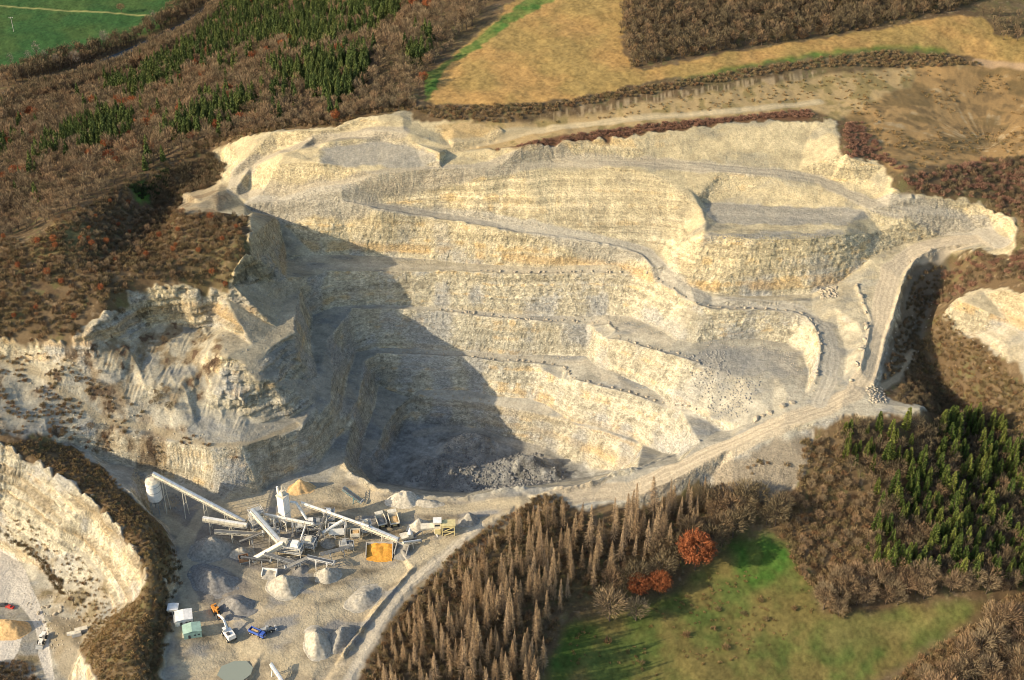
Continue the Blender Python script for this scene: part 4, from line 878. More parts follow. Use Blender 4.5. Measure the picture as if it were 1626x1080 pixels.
boulders('700,493 793,504 840,509 880,511 933,511 967,514 982,523 985,538 1023,549 1050,558 1080,564 1110,576', 46, 'pale boulder in the row along the edge of the middle bench of the pit', 'boulders along the middle bench', seed=2)
boulders('600,559 727,564 790,573 850,576 893,581 905,591 900,603 917,603 957,614 1000,624 1033,634 1060,641 1105,656', 50, 'pale boulder in the row along the edge of the second bench above the pit floor', 'boulders along the second bench', seed=3)
boulders('655,627 707,629 780,639', 9, 'pale boulder at the left end of the lowest bench edge', 'boulders on the lowest bench', .6, 1.0, seed=4)
boulders('1362,455 1368,480 1378,505 1372,540 1362,580 1352,606', 13, 'pale boulder on the bank beside the steep haul road at the right', 'boulders beside the steep haul road', 1.0, 1.7, seed=5)
boulders('1195,668 1230,655 1262,640', 7, 'large boulder on the pit side of the haul road near the junction', 'boulders near the road junction', 1.2, 2.0, seed=6)
boulders('60,975 72,960 85,975 100,965 70,990', 8, 'pale block of stone lying in the rough ground beside the lower left road', 'stone blocks beside the lower left road', .8, 1.4, seed=7)
def rubble(name, s, sp, smin, smax, mat, seed, keep=1, label=None, patch=None):
    pts = spots(s, sp, seed, keep, patch); rr = np.random.default_rng(seed)
    ms = []
    for q in range(3):
        me_ = ROCKS[q]; co_ = np.array([v.co[:] for v in me_.vertices]); bm = bmesh.new(); bmesh.ops.create_icosphere(bm, subdivisions=1, radius=1)
        fa = np.array([[v.index for v in f.verts] for f in bm.faces]); va = np.array([v.co[:] for v in bm.verts]); bm.free()
        va = va*np.random.default_rng(q).uniform(.65, 1.1, (len(va), 1))*np.array([1.2, .9, .75]); ms.append((None, (va, fa)))
    KIND['_r'] = dict(v=ms, mats=mat); g = inst_geo('_r', pts, smin, smax, rr)
    if g is None: return
    m = to_mesh(name, g[0], g[1], [M[mat]], None, g[3]); o = bpy.data.objects.new(name, m); COL.objects.link(o); o['kind'] = 'stuff'; o['category'] = 'rubble'
    if label: o['label'] = label
rubble('blasted_rubble', '655,762 690,735 722,698 770,694 782,715 770,735 800,722 850,722 885,742 890,765 820,772 740,778 690,776', .95, .15, .6, 'shaded_stone', 11, .8, 'heaps of blasted grey rock on the pit floor', (5, 12, -.3))
rubble('large_blasted_rubble', '650,765 690,730 722,695 775,692 790,712 775,732 800,720 855,718 895,742 900,762 820,774 740,780 690,778', 2.6, .5, 1.5, 'shaded_stone', 12, .6, 'bigger blocks in the blasted rock on the pit floor', (6, 13, -.15))
rubble('bench_rubble', '1085,572 1120,556 1150,556 1160,600 1215,600 1185,660 1140,668 1110,628', 1.5, .2, .8, 'grey_stone', 12, .8, 'grey rock rubble spilling over the right end of the benches')
rubble('slope_debris', '1120,372 1200,374 1340,370 1345,382 1200,390 1118,388', 1.3, .2, .6, 'grey_stone', 13, .8)
rubble('bench_toe_debris', '455,402 700,408 860,418 1010,414 1010,422 860,429 700,420 455,412', 1.5, .15, .5, 'boulder_stone', 14, .6)
rubble('bench_toe_debris', '600,608 740,614 865,630 900,660 1040,706 1038,712 895,667 860,640 740,622 600,616', 1.7, .15, .5, 'boulder_stone', 15, .5)
rubble('bench_toe_debris', '540,484 780,493 1000,498 1075,536 1200,534 1280,565 1270,600 1230,560 1070,545 980,510 780,500 540,492', 1.7, .15, .5, 'boulder_stone', 16, .5)
rubble('bench_toe_debris', '620,548 823,560 933,561 1040,616 1120,650 1110,656 1030,626 925,572 820,568 620,556', 1.7, .15, .5, 'boulder_stone', 17, .5)
rubble('junction_rubble', '1375,615 1400,615 1412,640 1380,640', 1.3, .5, 1.1, 'boulder_stone', 18, .8)
rubble('debris_heap', '1300,458 1328,455 1332,472 1305,475', 1.2, .5, 1.2, 'boulder_stone', 19, .9)
rubble('yard_debris', '205,740 240,760 290,790 285,815 250,800 225,775', 1.5, .3, .9, 'grey_stone', 20, .7)
rubble('scattered_stones', '350,520 450,480 520,500 600,560 640,660 560,740 480,740 400,780 380,700 410,640 360,570', 4, .15, .6, 'grey_stone', 21, .5)
rubble('scattered_stones', '-100,560 130,560 260,670 380,700 380,720 100,700 -100,700', 4, .2, .6, 'boulder_stone', 22, .5)
rubble('scattered_stones', '30,940 110,940 150,985 120,1030 85,1040', 2.2, .2, .6, 'boulder_stone', 23, .5)
rubble('scattered_stones', '1430,420 1500,400 1560,470 1620,600 1560,600 1480,500 1440,600 1400,600', 4, .2, .7, 'boulder_stone', 24, .5)

# ---------------------------------------------------------------- mesh builder for the plant and the machines
class MB:
    def __init__(s): s.v = []; s.f = []
    def box(s, c, d, rz=0, top=1.0, topy=None):
        n = len(s.v); cx, cy, cz = c; a, b, h = d[0]/2, d[1]/2, d[2]/2; ty = top if topy is None else topy
        for z, kx, ky in ((-h, 1, 1), (h, top, ty)):
            for x, y in ((-a, -b), (a, -b), (a, b), (-a, b)):
                x *= kx; y *= ky; s.v.append((cx+x*math.cos(rz)-y*math.sin(rz), cy+x*math.sin(rz)+y*math.cos(rz), cz+z))
        s.f += [tuple(n+i for i in q) for q in ((3, 2, 1, 0), (4, 5, 6, 7), (0, 1, 5, 4), (1, 2, 6, 5), (2, 3, 7, 6), (3, 0, 4, 7))]; return s
    def beam(s, p, q, w, h=None, up=(0, 0, 1)):
        h = h or w; p = Vector(p); q = Vector(q); d = (q-p).normalized(); u = Vector(up)
        if abs(d.dot(u)) > .98: u = Vector((1, 0, 0))
        x = d.cross(u).normalized(); y = x.cross(d).normalized(); n = len(s.v)
        for e in (p, q):
            for i, j in ((-1, -1), (1, -1), (1, 1), (-1, 1)): s.v.append(tuple(e+x*(i*w/2)+y*(j*h/2)))
        s.f += [tuple(n+i for i in k) for k in ((3, 2, 1, 0), (4, 5, 6, 7), (0, 1, 5, 4), (1, 2, 6, 5), (2, 3, 7, 6), (3, 0, 4, 7))]; return s
    def cyl(s, p, q, r, r2=None, n=14):
        r2 = r if r2 is None else r2; p = Vector(p); q = Vector(q); d = (q-p).normalized(); u = Vector((0, 0, 1)) if abs(d.z) < .95 else Vector((1, 0, 0))
        x = d.cross(u).normalized(); y = x.cross(d); k = len(s.v)
        for e, rr in ((p, r), (q, r2)):
            for i in range(n): t = 2*math.pi*i/n; s.v.append(tuple(e+x*(rr*math.cos(t))+y*(rr*math.sin(t))))
        s.f += [(k+i, k+(i+1) % n, k+n+(i+1) % n, k+n+i) for i in range(n)]; s.f += [tuple(k+n-1-i for i in range(n)), tuple(k+n+i for i in range(n))]; return s
    def poly(s, pts, y0, y1):      # profile in xz pulled along y
        n = len(pts); k = len(s.v); s.v += [(x, y0, z) for x, z in pts]+[(x, y1, z) for x, z in pts]
        s.f += [(k+i, k+(i+1) % n, k+n+(i+1) % n, k+n+i) for i in range(n)]+[tuple(k+n-1-i for i in range(n)), tuple(k+n+i for i in range(n))]; return s
    def shift(s, o): s.v = [(x-o[0], y-o[1], z-o[2]) for x, y, z in s.v]; return s
    def build(s, name, mat, parent=None, bevel=0):
        m = bpy.data.meshes.new(name); m.from_pydata(s.v, [], s.f); m.materials.append(M[mat]); m.validate()
        bm = bmesh.new(); bm.from_mesh(m); bmesh.ops.recalc_face_normals(bm, faces=bm.faces); bm.to_mesh(m); bm.free()
        o = bpy.data.objects.new(name, m); COL.objects.link(o)
        if parent: o.parent = parent
        return o
def paint(name, col, rough=.6, dirt=.18, metal=0): return simple(name, col, rough, dirt, .6, .3, metal)
paint('cream_steel', (.68, .61, .46), .7, .22); paint('white_paint', (.80, .77, .69), .6, .15); paint('green_paint', (.36, .50, .38), .6)
paint('dark_steel', (.07, .07, .07), .6); paint('rusty_steel', (.30, .17, .09), .8, .3); paint('grey_steel', (.34, .34, .32), .6)
paint('yellow_paint', (.65, .42, .10), .5); paint('orange_paint', (.62, .26, .05), .5); paint('blue_paint', (.06, .12, .42), .4); paint('teal_paint', (.08, .20, .24), .6)
paint('rubber', (.025, .025, .025), .9); paint('concrete', (.42, .39, .33), .9, .2); paint('belt', (.20, .19, .165), .9, .2); paint('red_paint', (.45, .05, .04), .5)
paint('pale_yellow_paint', (.62, .52, .25), .6, .2); paint('wood_pole', (.30, .25, .19), .9)
gm, gt, gb = newmat('window_glass', .1, .5); gb.inputs['Base Color'].default_value = (.03, .04, .05, 1); M['window_glass'] = gm
for nm_, c_ in (('gravel_grey', (.30, .275, .225)), ('gravel_pale', (.40, .36, .28)), ('gravel_white', (.50, .45, .35)), ('gravel_dark', (.23, .215, .19)), ('sand_orange', (.62, .30, .055)), ('sand_tan', (.60, .40, .19))):
    simple(nm_, c_, 1, .3, .9, .05)
def root(name, loc, label, cat, rz=0, group=None):
    o = bpy.data.objects.new(name, None); o.location = loc; o.rotation_euler = (0, 0, rz); o.empty_display_size = 1; COL.objects.link(o)
    o['label'] = label; o['category'] = cat
    if group: o['group'] = group
    return o
def gp(u, v):
    p = hit(u, v); return (p[0], p[1], ground_z(p[0], p[1]))
def heap(u, v, rx, ry, h, mat, label, rz=0, ridge=.0, seed=0, name='gravel_pile', sharp=1.0):
    g0 = gp(u, v); nr, na = 16, 40; rr = np.random.default_rng(seed); V = []; 
    for i in range(nr+1):
        for j in range(na):
            t = i/nr; a = j*2*math.pi/na
            k = 1+.09*math.sin(a*2+seed)+.06*math.sin(a*3+seed*2.1)+.03*math.sin(a*7+seed)
            x, y = rx*t*k*math.cos(a), ry*t*k*math.sin(a)
            x += ridge*math.copysign(1, math.cos(a))*min(1, abs(math.cos(a))*2)*(1 if i else 0)
            X_ = x*math.cos(rz)-y*math.sin(rz); Y_ = x*math.sin(rz)+y*math.cos(rz)
            zz_ = h*(max(0, 1-1.22*math.sqrt(t*t+.001))+.035*(1-t)/(.2+t)*(t > .1))
            V.append((X_, Y_, zz_))
    V = np.array(V); V[:, 2] += .09*h*noise2(V[:, 0]/2.2+seed, V[:, 1]/2.2, seed)*(V[:, 2] > .02*h)+.2*noise2(V[:, 0]*.9, V[:, 1]*.9, seed+1)*(V[:, 2] > .05*h)
    gz = sample(Hb, V[:, 0]+g0[0], V[:, 1]+g0[1])-g0[2]; V[:, 2] += gz; V[-na:, 2] -= .6
    F_ = [(i*na+j, i*na+(j+1) % na, (i+1)*na+(j+1) % na, (i+1)*na+j) for i in range(nr) for j in range(na)]
    m = bpy.data.meshes.new(name); m.from_pydata(V.tolist(), [], F_); m.materials.append(M[mat]); m.polygons.foreach_set('use_smooth', np.ones(len(F_), bool))
    o = bpy.data.objects.new(name, m); o.location = g0; COL.objects.link(o); o['label'] = label; o['category'] = 'gravel pile' if 'gravel' in name else ('sand pile' if 'sand' in name else 'rock pile'); return o
heap(340, 872, 13, 11, 8, 'gravel_grey', 'grey gravel cone under the left stacking conveyor', seed=1)
heap(383, 880, 7.5, 6, 4.2, 'gravel_pale', 'small pale gravel cone beside the grey one under the conveyors', seed=2)
heap(338, 922, 15, 10, 6, 'gravel_dark', 'large dark grey gravel pile left of the middle of the yard', rz=-.4, seed=3)
heap(376, 963, 11, 8, 4, 'gravel_dark', 'dark gravel pile behind the white excavator', seed=4)
heap(452, 932, 9.5, 8, 7.5, 'gravel_pale', 'sharp pale gravel cone in front of the screening plant', rz=-.5, ridge=.8, seed=5)
heap(521, 914, 7.5, 6.5, 5.5, 'gravel_pale', 'pale rounded gravel cone right of the sharp one in front of the plant', seed=6)
heap(478, 776, 7.5, 6, 6, 'sand_tan', 'tan sand pile behind the tall white tower', name='sand_pile', seed=7)
heap(640, 795, 8, 6.5, 5.5, 'gravel_white', 'whitish gravel heap near the rim of the pit', ridge=1, seed=8)
heap(676, 799, 10, 3.5, 2.0, 'gravel_pale', 'low pale gravel ridge beside the whitish heap at the pit rim', rz=-.1, seed=9)
heap(505, 1022, 8, 11, 7.5, 'gravel_pale', 'left of the two big pale gravel piles at the bottom of the yard', rz=.2, seed=10)
heap(543, 1015, 7, 11, 6.5, 'gravel_grey', 'right of the two big gravel piles at the bottom of the yard, greyer', rz=-.5, seed=11)
heap(578, 950, 12, 7, 3, 'gravel_pale', 'wide flat gravel pile beside the berm of the haul road', rz=.7, seed=12)
heap(665, 836, 6.5, 5, 5, 'gravel_white', 'pile of pale broken rock beside the mobile crusher', name='rock_pile', seed=13)
heap(745, 828, 5.5, 6, 6, 'gravel_grey', 'grey rock pile at the right end of the yard behind the yellow crusher', name='rock_pile', seed=14)
heap(12, 1000, 10, 7.5, 6.5, 'sand_tan', 'large orange-tan sand pile on the pale pad at the left edge', name='sand_pile', seed=15, ridge=1.5)
heap(640, 880, 4, 5, 1.6, 'gravel_grey', 'grey gravel spilling from the bay right of the orange sand', seed=16)
heap(520, 862, 5, 4, 2.5, 'gravel_grey', 'small grey gravel heap under the middle of the plant', seed=17)
heap(478, 905, 5, 4, 2.2, 'gravel_dark', 'small dark gravel heap in the shade of the screening plant', seed=18)

def conveyor(a, b, w, label, mat='cream_steel', legs=(.3, .6), h=1.5, name='conveyor', truss=False, covered=True):
    A, B = Vector(W(*a)), Vector(W(*b)); lo = A if A.z < B.z else B
    r = root(name, (lo.x, lo.y, ground_z(lo.x, lo.y)), label, 'conveyor'); o = r.location
    d = (B-A).normalized(); side = d.cross(Vector((0, 0, 1))).normalized()
    if covered:
        m = MB(); m.beam(A, B, w, h); m.shift(o).build('gallery', mat, r)
        m = MB(); nb = max(2, int((B-A).length/3))
        for q_ in range(nb): p = A.lerp(B, (q_+.5)/nb); m.beam(p-d*.12, p+d*.12, w+.16, h+.16)
        m.shift(o).build('rib', 'cream_steel', r)
        m = MB()
        for sgn in (-1, 1):
            off = side*sgn*w*.45; dz = Vector((0, 0, h/2+.9)); m.beam(A+off-dz, B+off-dz, .14)
            for q_ in range(nb): p = A.lerp(B, q_/nb)+off; q2 = A.lerp(B, (q_+1)/nb)+off; m.beam(p-Vector((0, 0, h/2)), q2-dz, .1); m.beam(q2-Vector((0, 0, h/2)), q2-dz, .1)
        m.shift(o).build('truss', 'cream_steel', r)
        m = MB(); m.beam(A+Vector((0, 0, h/2+.12)), B+Vector((0, 0, h/2+.12)), w*.55, .22); m.shift(o).build('cover', 'white_paint' if mat != 'dark_steel' else mat, r)
    else:
        m = MB(); m.beam(A, B, w*.7, .15); m.shift(o).build('belt', 'belt', r)
        for sgn in (-1, 1):
            m = MB(); off = side*sgn*w/2; m.beam(A+off, B+off, .18); m.beam(A+off-Vector((0, 0, h)), B+off-Vector((0, 0, h)), .18)
            n = max(3, int((B-A).length/2.2))
            for k in range(n):
                p = A.lerp(B, k/n)+off; q = A.lerp(B, (k+1)/n)+off; m.beam(p, q-Vector((0, 0, h)), .12); m.beam(p, p-Vector((0, 0, h)), .12)
            m.shift(o).build('side_frame', mat, r)
    m = MB(); m.cyl(A+side*w*.6, A-side*w*.6, .55); m.shift(o).build('end_drum', 'grey_steel', r)
    for t in legs:
        p = A.lerp(B, t); z = ground_z(p.x, p.y)-.3; m = MB()
        for sgn in (-1, 1): m.beam(p+side*sgn*w*.4-Vector((0, 0, h/2)), Vector((p.x, p.y, z))+side*sgn*(w*.5+.9), .3)
        m.beam(p.lerp(Vector((p.x, p.y, z)), .5)+side*w*.7, p.lerp(Vector((p.x, p.y, z)), .5)-side*w*.7, .2)
        m.shift(o).build('support', mat if mat != 'dark_steel' else 'grey_steel', r)
    return r
conveyor((389, 829, 5), (243, 752, 25), 2.0, 'long cream conveyor gallery climbing from the plant up to the white silo', legs=(.22, .45, .68, .9), h=1.3)
conveyor((446, 863, 5), (400, 810, 15), 2.6, 'thick cream conveyor climbing from the screening deck to the lattice tower', legs=(.35,), h=1.9)
conveyor((402, 889, 2.5), (449, 863, 8), 2.4, 'thick cream conveyor from the feed hopper up to the screening deck', legs=(.45,), h=1.7)
conveyor((392, 834, 7), (322, 823, 9), 2.2, 'upper of the two level conveyors sticking out left of the lattice tower', legs=(.4, .85), h=1.2)
conveyor((418, 848, 5), (340, 843, 9), 2.2, 'lower of the two level conveyors, ending above the grey gravel cone', legs=(.3, .65), h=1.0, covered=False)
conveyor((418, 845, 8), (380, 860, 7), 1.6, 'short dark open conveyor dropping gravel on the small pale cone', 'dark_steel', (.5,), .9, covered=False)
conveyor((586, 836, 10), (478, 798, 16), .9, 'thin white conveyor running from the tall tower towards the orange sand bay', 'white_paint', (.35, .65), .8)
conveyor((632, 857, 5), (576, 834, 10), 2.3, 'thick cream conveyor ending above the orange sand bay', legs=(.45,), h=1.3)
conveyor((498, 832, 8), (413, 815, 11), .9, 'thin white conveyor crossing in front of the tall white tower', 'white_paint', (.4, .75), .8)
conveyor((500, 864, 3), (517, 816, 13), 1.2, 'dark steep conveyor in the middle of the plant', 'dark_steel', (.6,), .9)
conveyor((475, 896, 3), (420, 878, 0+6), 1.7, 'grey open conveyor below the screening deck, left one', 'grey_steel', (.6,), .9, covered=False)
conveyor((453, 901, 3), (492, 884, 7), 1.7, 'grey open conveyor below the screening deck, middle one', 'grey_steel', (.6,), .9, covered=False)
conveyor((531, 893, 4), (488, 883, 8), 1.7, 'short white-railed conveyor at the right end of the screening deck', 'white_paint', (.3, .7), 1.1, covered=False)
conveyor((450, 1084, -2), (430, 1054, 2), 1.4, 'isolated white conveyor standing by the pond at the bottom of the yard', 'white_paint', (.3, .8), 1.0)
conveyor((575, 796, 2), (545, 774, 7), 2.2, 'dark teal mobile conveyor parked on the yard near the pit', 'teal_paint', (.4,), 1.2, covered=False)
# silo
g = gp(251, 812); r = root('silo', g, 'white cylindrical silo on legs at the top of the long conveyor', 'silo')
m = MB(); m.cyl((0, 0, 9), (0, 0, 20.5), 3.6, n=28); m.build('tank', 'white_paint', r)
m = MB(); m.cyl((0, 0, 20.5), (0, 0, 21.6), 3.6, 1.2, 28); m.build('roof', 'cream_steel', r)
m = MB(); m.cyl((0, 0, 5.5), (0, 0, 9), .8, 3.5, 28); m.build('hopper', 'grey_steel', r)
for k in range(6):
    a = k*math.pi/3; MB().beam((3.2*math.cos(a), 3.2*math.sin(a), -1), (3.2*math.cos(a), 3.2*math.sin(a), 9.2), .35).build('leg', 'grey_steel', r)
m = MB(); m.cyl((0, 0, 14.6), (0, 0, 14.8), 3.72, n=28); m.cyl((0, 0, 18.2), (0, 0, 18.4), 3.72, n=28); m.build('band', 'grey_steel', r)
m = MB()
for k in range(10): a = k*.628; m.beam((3.3*math.cos(a), 3.3*math.sin(a), 20.6), (3.3*math.cos(a), 3.3*math.sin(a), 21.8), .1); m.beam((3.3*math.cos(a), 3.3*math.sin(a), 21.8), (3.3*math.cos(a+.628), 3.3*math.sin(a+.628), 21.8), .1)
m.build('railing', 'cream_steel', r)
# tall tower
g = gp(455, 838); r = root('mixing_tower', g, 'tall narrow white tower on legs in the middle of the plant', 'tower', -.6)
m = MB(); m.box((0, 0, 16.5), (4.2, 4.2, 11)); m.build('body', 'white_paint', r)
m = MB(); m.box((0, 0, 8.2), (4.0, 4.0, 5.5)); m.build('lower_body', 'white_paint', r)
m = MB(); m.box((0, 0, 11), (4.8, 4.8, .35)); m.box((0, 0, 22.1), (4.9, 4.9, .3)); m.build('platform', 'cream_steel', r)
m = MB(); m.box((-.3, 0, 23.4), (2.4, 2.6, 2.4), 0, .7); m.build('head', 'cream_steel', r)
for x in (-1.8, 1.8):
    for y in (-1.8, 1.8): MB().beam((x, y, -1), (x, y, 5.5), .32).build('leg', 'white_paint', r)
m = MB(); m.beam((-1.9, -1.8, .5), (1.9, -1.8, 5), .15); m.beam((1.9, -1.8, .5), (-1.9, -1.8, 5), .15); m.beam((-1.8, 1.8, .5), (-1.8, -1.8, 5), .15); m.build('brace', 'cream_steel', r)
m = MB(); m.beam((-3, 0, 26), (-2.7, 0, 18), .8); m.beam((-2.7, 0, 18), (-3.6, 0, 14), .9); m.beam((-3.6, 0, 14), (-2.2, 0, 12), .8); m.build('chute', 'white_paint', r)
m = MB(); m.beam((1.2, 1.2, 22), (1.2, 1.2, 27), .18); m.beam((-1.2, 1.2, 22), (-1.2, 1.2, 26.5), .18); m.beam((2, -1.8, 22.2), (2, -1.8, 25.5), .15); m.build('mast', 'cream_steel', r)
A = Vector(W(461, 797, 15)); Bq = Vector(W(470, 798, 15)); Cq = Vector(W(488, 826, 7)); Dq = Vector(W(477, 858, 3))
r = root('pipe', (Cq.x, Cq.y, 0), 'thick bent white pipe coming down from the tall tower', 'pipe'); o_ = Vector(r.location)
m = MB(); m.cyl(A, Bq, .65); m.cyl(Bq, Cq, .65); m.cyl(Cq, Dq, .4); m.shift(o_).build('pipe_run', 'white_paint', r)
m = MB(); m.beam(Cq, (Cq.x, Cq.y, -.5), .25); m.shift(o_).build('support', 'cream_steel', r)
# lattice tower and screening deck
def lattice(m, x0, x1, y0, y1, z0, z1, lv, t=.22):
    for x in (x0, x1):
        for y in (y0, y1): m.beam((x, y, z0), (x, y, z1), t*1.3)
    for k in range(lv+1):
        z = z0+(z1-z0)*k/lv
        m.beam((x0, y0, z), (x1, y0, z), t); m.beam((x0, y1, z), (x1, y1, z), t); m.beam((x0, y0, z), (x0, y1, z), t); m.beam((x1, y0, z), (x1, y1, z), t)
        if k < lv:
            z2 = z0+(z1-z0)*(k+1)/lv; m.beam((x0, y0, z), (x1, y0, z2), t*.8); m.beam((x0, y0, z), (x0, y1, z2), t*.8); m.beam((x1, y1, z), (x1, y0, z2), t*.8)
def deck(u, v, dx, dy, h, lv, label, rz, boxes, cat='screening tower', name='screening_tower'):
    r = root(name, gp(u, v), label, cat, rz); m = MB(); lattice(m, -dx/2, dx/2, -dy/2, dy/2, -1, h, lv); m.build('frame', 'cream_steel', r)
    m = MB()
    
    for k in range(1, lv+1): MB().box((0, 0, h*k/lv-.1), (dx+.8, dy+.8, .15)).build('walkway', 'grey_steel', r)
    m = MB()
    for z in [h*k/lv for k in range(1, lv+1)]:
        for sx in (-1, 1): m.beam((sx*(dx/2+.4), -dy/2, z+1), (sx*(dx/2+.4), dy/2, z+1), .1)
        for sy in (-1, 1): m.beam((-dx/2, sy*(dy/2+.4), z+1), (dx/2, sy*(dy/2+.4), z+1), .1)
        for q in range(7):
            m.beam((-dx/2+dx*q/6, -dy/2-.4, z), (-dx/2+dx*q/6, -dy/2-.4, z+1), .08)
    m.build('railing', 'white_paint', r)
    for (c, d, mt, tp, nm_) in boxes: MB().box(c, d, 0, tp).build(nm_, mt, r)
    return r
deck(410, 842, 6, 5, 13, 4, 'cream lattice tower carrying the upper conveyor ends', .5, [((0, 0, 10.6), (3.6, 3.4, 2.6), 'cream_steel', .8, 'screen_box'), ((.4, 0, 4.8), (3, 3, 2.4), 'grey_steel', .7, 'chute')])
deck(462, 880, 12, 5, 6.5, 2, 'long cream screening deck with railings at the heart of the plant', -.22, [((-3, 0, 7.9), (4, 3.2, 2.4), 'cream_steel', .85, 'screen_box'), ((2.8, 0, 7.7), (4, 3.2, 2.2), 'white_paint', .85, 'screen_box'), ((-2, 0, 3.0), (2.6, 2.6, 2.2), 'grey_steel', .6, 'hopper'), ((3.5, 0, 3.0), (2.6, 2.6, 2.2), 'grey_steel', .6, 'hopper')])
deck(492, 872, 6, 4, 6, 2, 'small cream lattice platform at the right end of the screening deck', -.22, [((0, 0, 6.9), (3.2, 2.6, 1.8), 'cream_steel', .9, 'screen_box')])
deck(501, 843, 7, 4, 6, 2, 'cream frame with machinery between the tall tower and the white bunker', .1, [((-1.8, 0, 7.1), (2.6, 2.6, 2.2), 'white_paint', .9, 'crusher_box'), ((1.8, 0, 6.9), (2.2, 2.6, 1.8), 'grey_steel', .8, 'motor'), ((1.5, 0, 3), (2.2, 2.4, 1.8), 'cream_steel', .7, 'hopper')])
deck(524, 832, 5, 4, 8, 2, 'cream lattice frame behind the white storage bunker', .1, [((0, 0, 9), (2.6, 2.4, 1.8), 'white_paint', .8, 'drive_box')])
deck(582, 848, 4.5, 4, 7, 2, 'small cream frame holding the drive above the orange sand bay', .3, [((0, 0, 8.2), (2.6, 2.4, 2.2), 'cream_steel', .8, 'drive_box')])
deck(438, 856, 4, 3.5, 5, 1, 'low cream frame with a motor at the left end of the screening deck', .2, [((0, 0, 6.1), (2.2, 2, 2), 'grey_steel', .8, 'drive_box')])
deck(478, 846, 4, 3.5, 5.5, 2, 'small cream frame directly below the bent white pipe', .15, [((0, 0, 6.4), (2.4, 2.2, 1.7), 'white_paint', .85, 'drive_box'), ((0, 0, 2), (1.8, 2, 1.6), 'dark_steel', .8, 'motor')])
deck(548, 872, 4.5, 3.5, 4, 1, 'low cream frame between the white bunker and the small grey hopper', .1, [((0, 0, 5), (2.6, 2.2, 1.8), 'grey_steel', .75, 'drive_box')])
deck(434, 836, 5, 3, 3.5, 1, 'low cream frame between the lattice tower and the tall white tower', .4, [((0, 0, 4.4), (3, 1.8, 1.6), 'cream_steel', .85, 'motor')])
conveyor((560, 866, 4), (508, 880, 6), 1.5, 'open grey conveyor from the low frame towards the right end of the screening deck', 'grey_steel', (.3, .7), .8, covered=False)
conveyor((512, 846, 6), (545, 826, 9), 1.4, 'short white conveyor feeding the white storage bunker', 'white_paint', (.5,), .8)
conveyor((668, 858, 3), (640, 862, 6), 1.2, 'short cream conveyor between the mobile crusher and the grey bay', 'cream_steel', (.5,), .7)
conveyor((350, 832, 4), (388, 836, 7), 1.3, 'thin open conveyor below the upper level conveyor', 'grey_steel', (.5,), .7, covered=False)
conveyor((430, 890, 3), (382, 884, 5), 1.4, 'dark open conveyor behind the rust-brown feed hopper', 'dark_steel', (.3, .7), .8, covered=False)
# bunkers
def hopper(u, v, w, d, h, mat, label, rz=0, fill=None, name='hopper', legh=3):
    r = root(name, gp(u, v), label, 'hopper', rz); m = MB(); t = .25
    for sx in (-1, 1): m.box((sx*w/2, 0, legh+h/2), (t, d, h))
    for sy in (-1, 1): m.box((0, sy*d/2, legh+h/2), (w-t-.02, t, h))
    m.build('walls', mat, r)
    m = MB(); m.box((0, 0, legh-1.05), (w*.5, d*.5, 2.1), 0, 1.9); m.build('outlet', 'grey_steel', r)
    if fill: MB().box((0, 0, legh+h*.55), (w-t*2.2, d-t*2.2, h*.5), 0, .7).build('contents', fill, r)
    for x in (-w/2, w/2):
        for y in (-d/2, d/2): MB().beam((x*.92, y*.92, -1), (x*.92, y*.92, legh+.1), .28).build('leg', 'cream_steel', r)
    return r
hopper(536, 851, 7.8, 4.5, 4, 'white_paint', 'wide white storage bunker right of the tall tower', .05, 'gravel_pale')
hopper(565, 858, 4.6, 3.6, 2.2, 'cream_steel', 'cream hopper with sloping sides right of the white bunker', .1, 'sand_tan', legh=4)
hopper(388, 893, 4.5, 3.2, 2.2, 'rusty_steel', 'open rust-brown feed hopper at the foot of the lower conveyor', .3, 'gravel_dark', legh=1.6)
hopper(557, 873, 3.2, 3, 2.4, 'grey_steel', 'small grey hopper in front of the cream one', .1, 'gravel_grey', legh=2.5)
def bay(u, v, w, d, h, label, rz, fill, fh, wallm='concrete'):
    r = root('storage_bay', gp(u, v), label, 'storage bay', rz)
    MB().box((0, d/2, h/2-.5), (w+.5, .5, h+1)).build('back_wall', wallm, r)
    for sx in (-1, 1):
        MB().poly([(-d/2, -1), (-d/2, h*.55), (d/2-.27, h), (d/2-.27, -1)], -.2, .2).build('side_wall', wallm, r)
        q = r.children[-1] if r.children else None
    k = [c for c in bpy.data.objects if c.parent == r and c.name.startswith('side_wall')]
    for c, sx in zip(k, (-1, 1)): c.rotation_euler = (0, 0, math.pi/2); c.location = (sx*w/2, 0, 0)
    # contents: slope down from the back wall
    n = 18; V = []; 
    for i in range(n+1):
        for j in range(n+1):
            x = (i/n-.5)*(w-.5); t = j/n; y = -d/2-2.5+t*(d/2+2.5+d/2-.3); zz_ = fh*t**1.1*(1-.25*abs(2*i/n-1)**2)+.5*noise2(np.array([x*.5+w]), np.array([y*.5]), 5)[0]*t
            V.append((x, y, max(zz_, 0)-.25*(1-t)))
    F_ = [(i*(n+1)+j, (i+1)*(n+1)+j, (i+1)*(n+1)+j+1, i*(n+1)+j+1) for i in range(n) for j in range(n)]
    m_ = bpy.data.meshes.new('contents'); m_.from_pydata(V, [], F_); m_.materials.append(M[fill]); m_.polygons.foreach_set('use_smooth', np.ones(len(F_), bool)); o = bpy.data.objects.new('contents', m_); COL.objects.link(o); o.parent = r
    return r
bay(603, 879, 13, 7, 4.5, 'walled bay filled with bright orange sand', .02, 'sand_orange', 4.2)
bay(638, 876, 6, 6, 3.2, 'narrow walled bay of grey gravel right of the orange sand bay', -.2, 'gravel_grey', 1.8)
bay(428, 913, 7, 3.5, 2.6, 'pale walled gravel bay in front of the screening deck', -.1, 'gravel_pale', 1.6, 'white_paint')
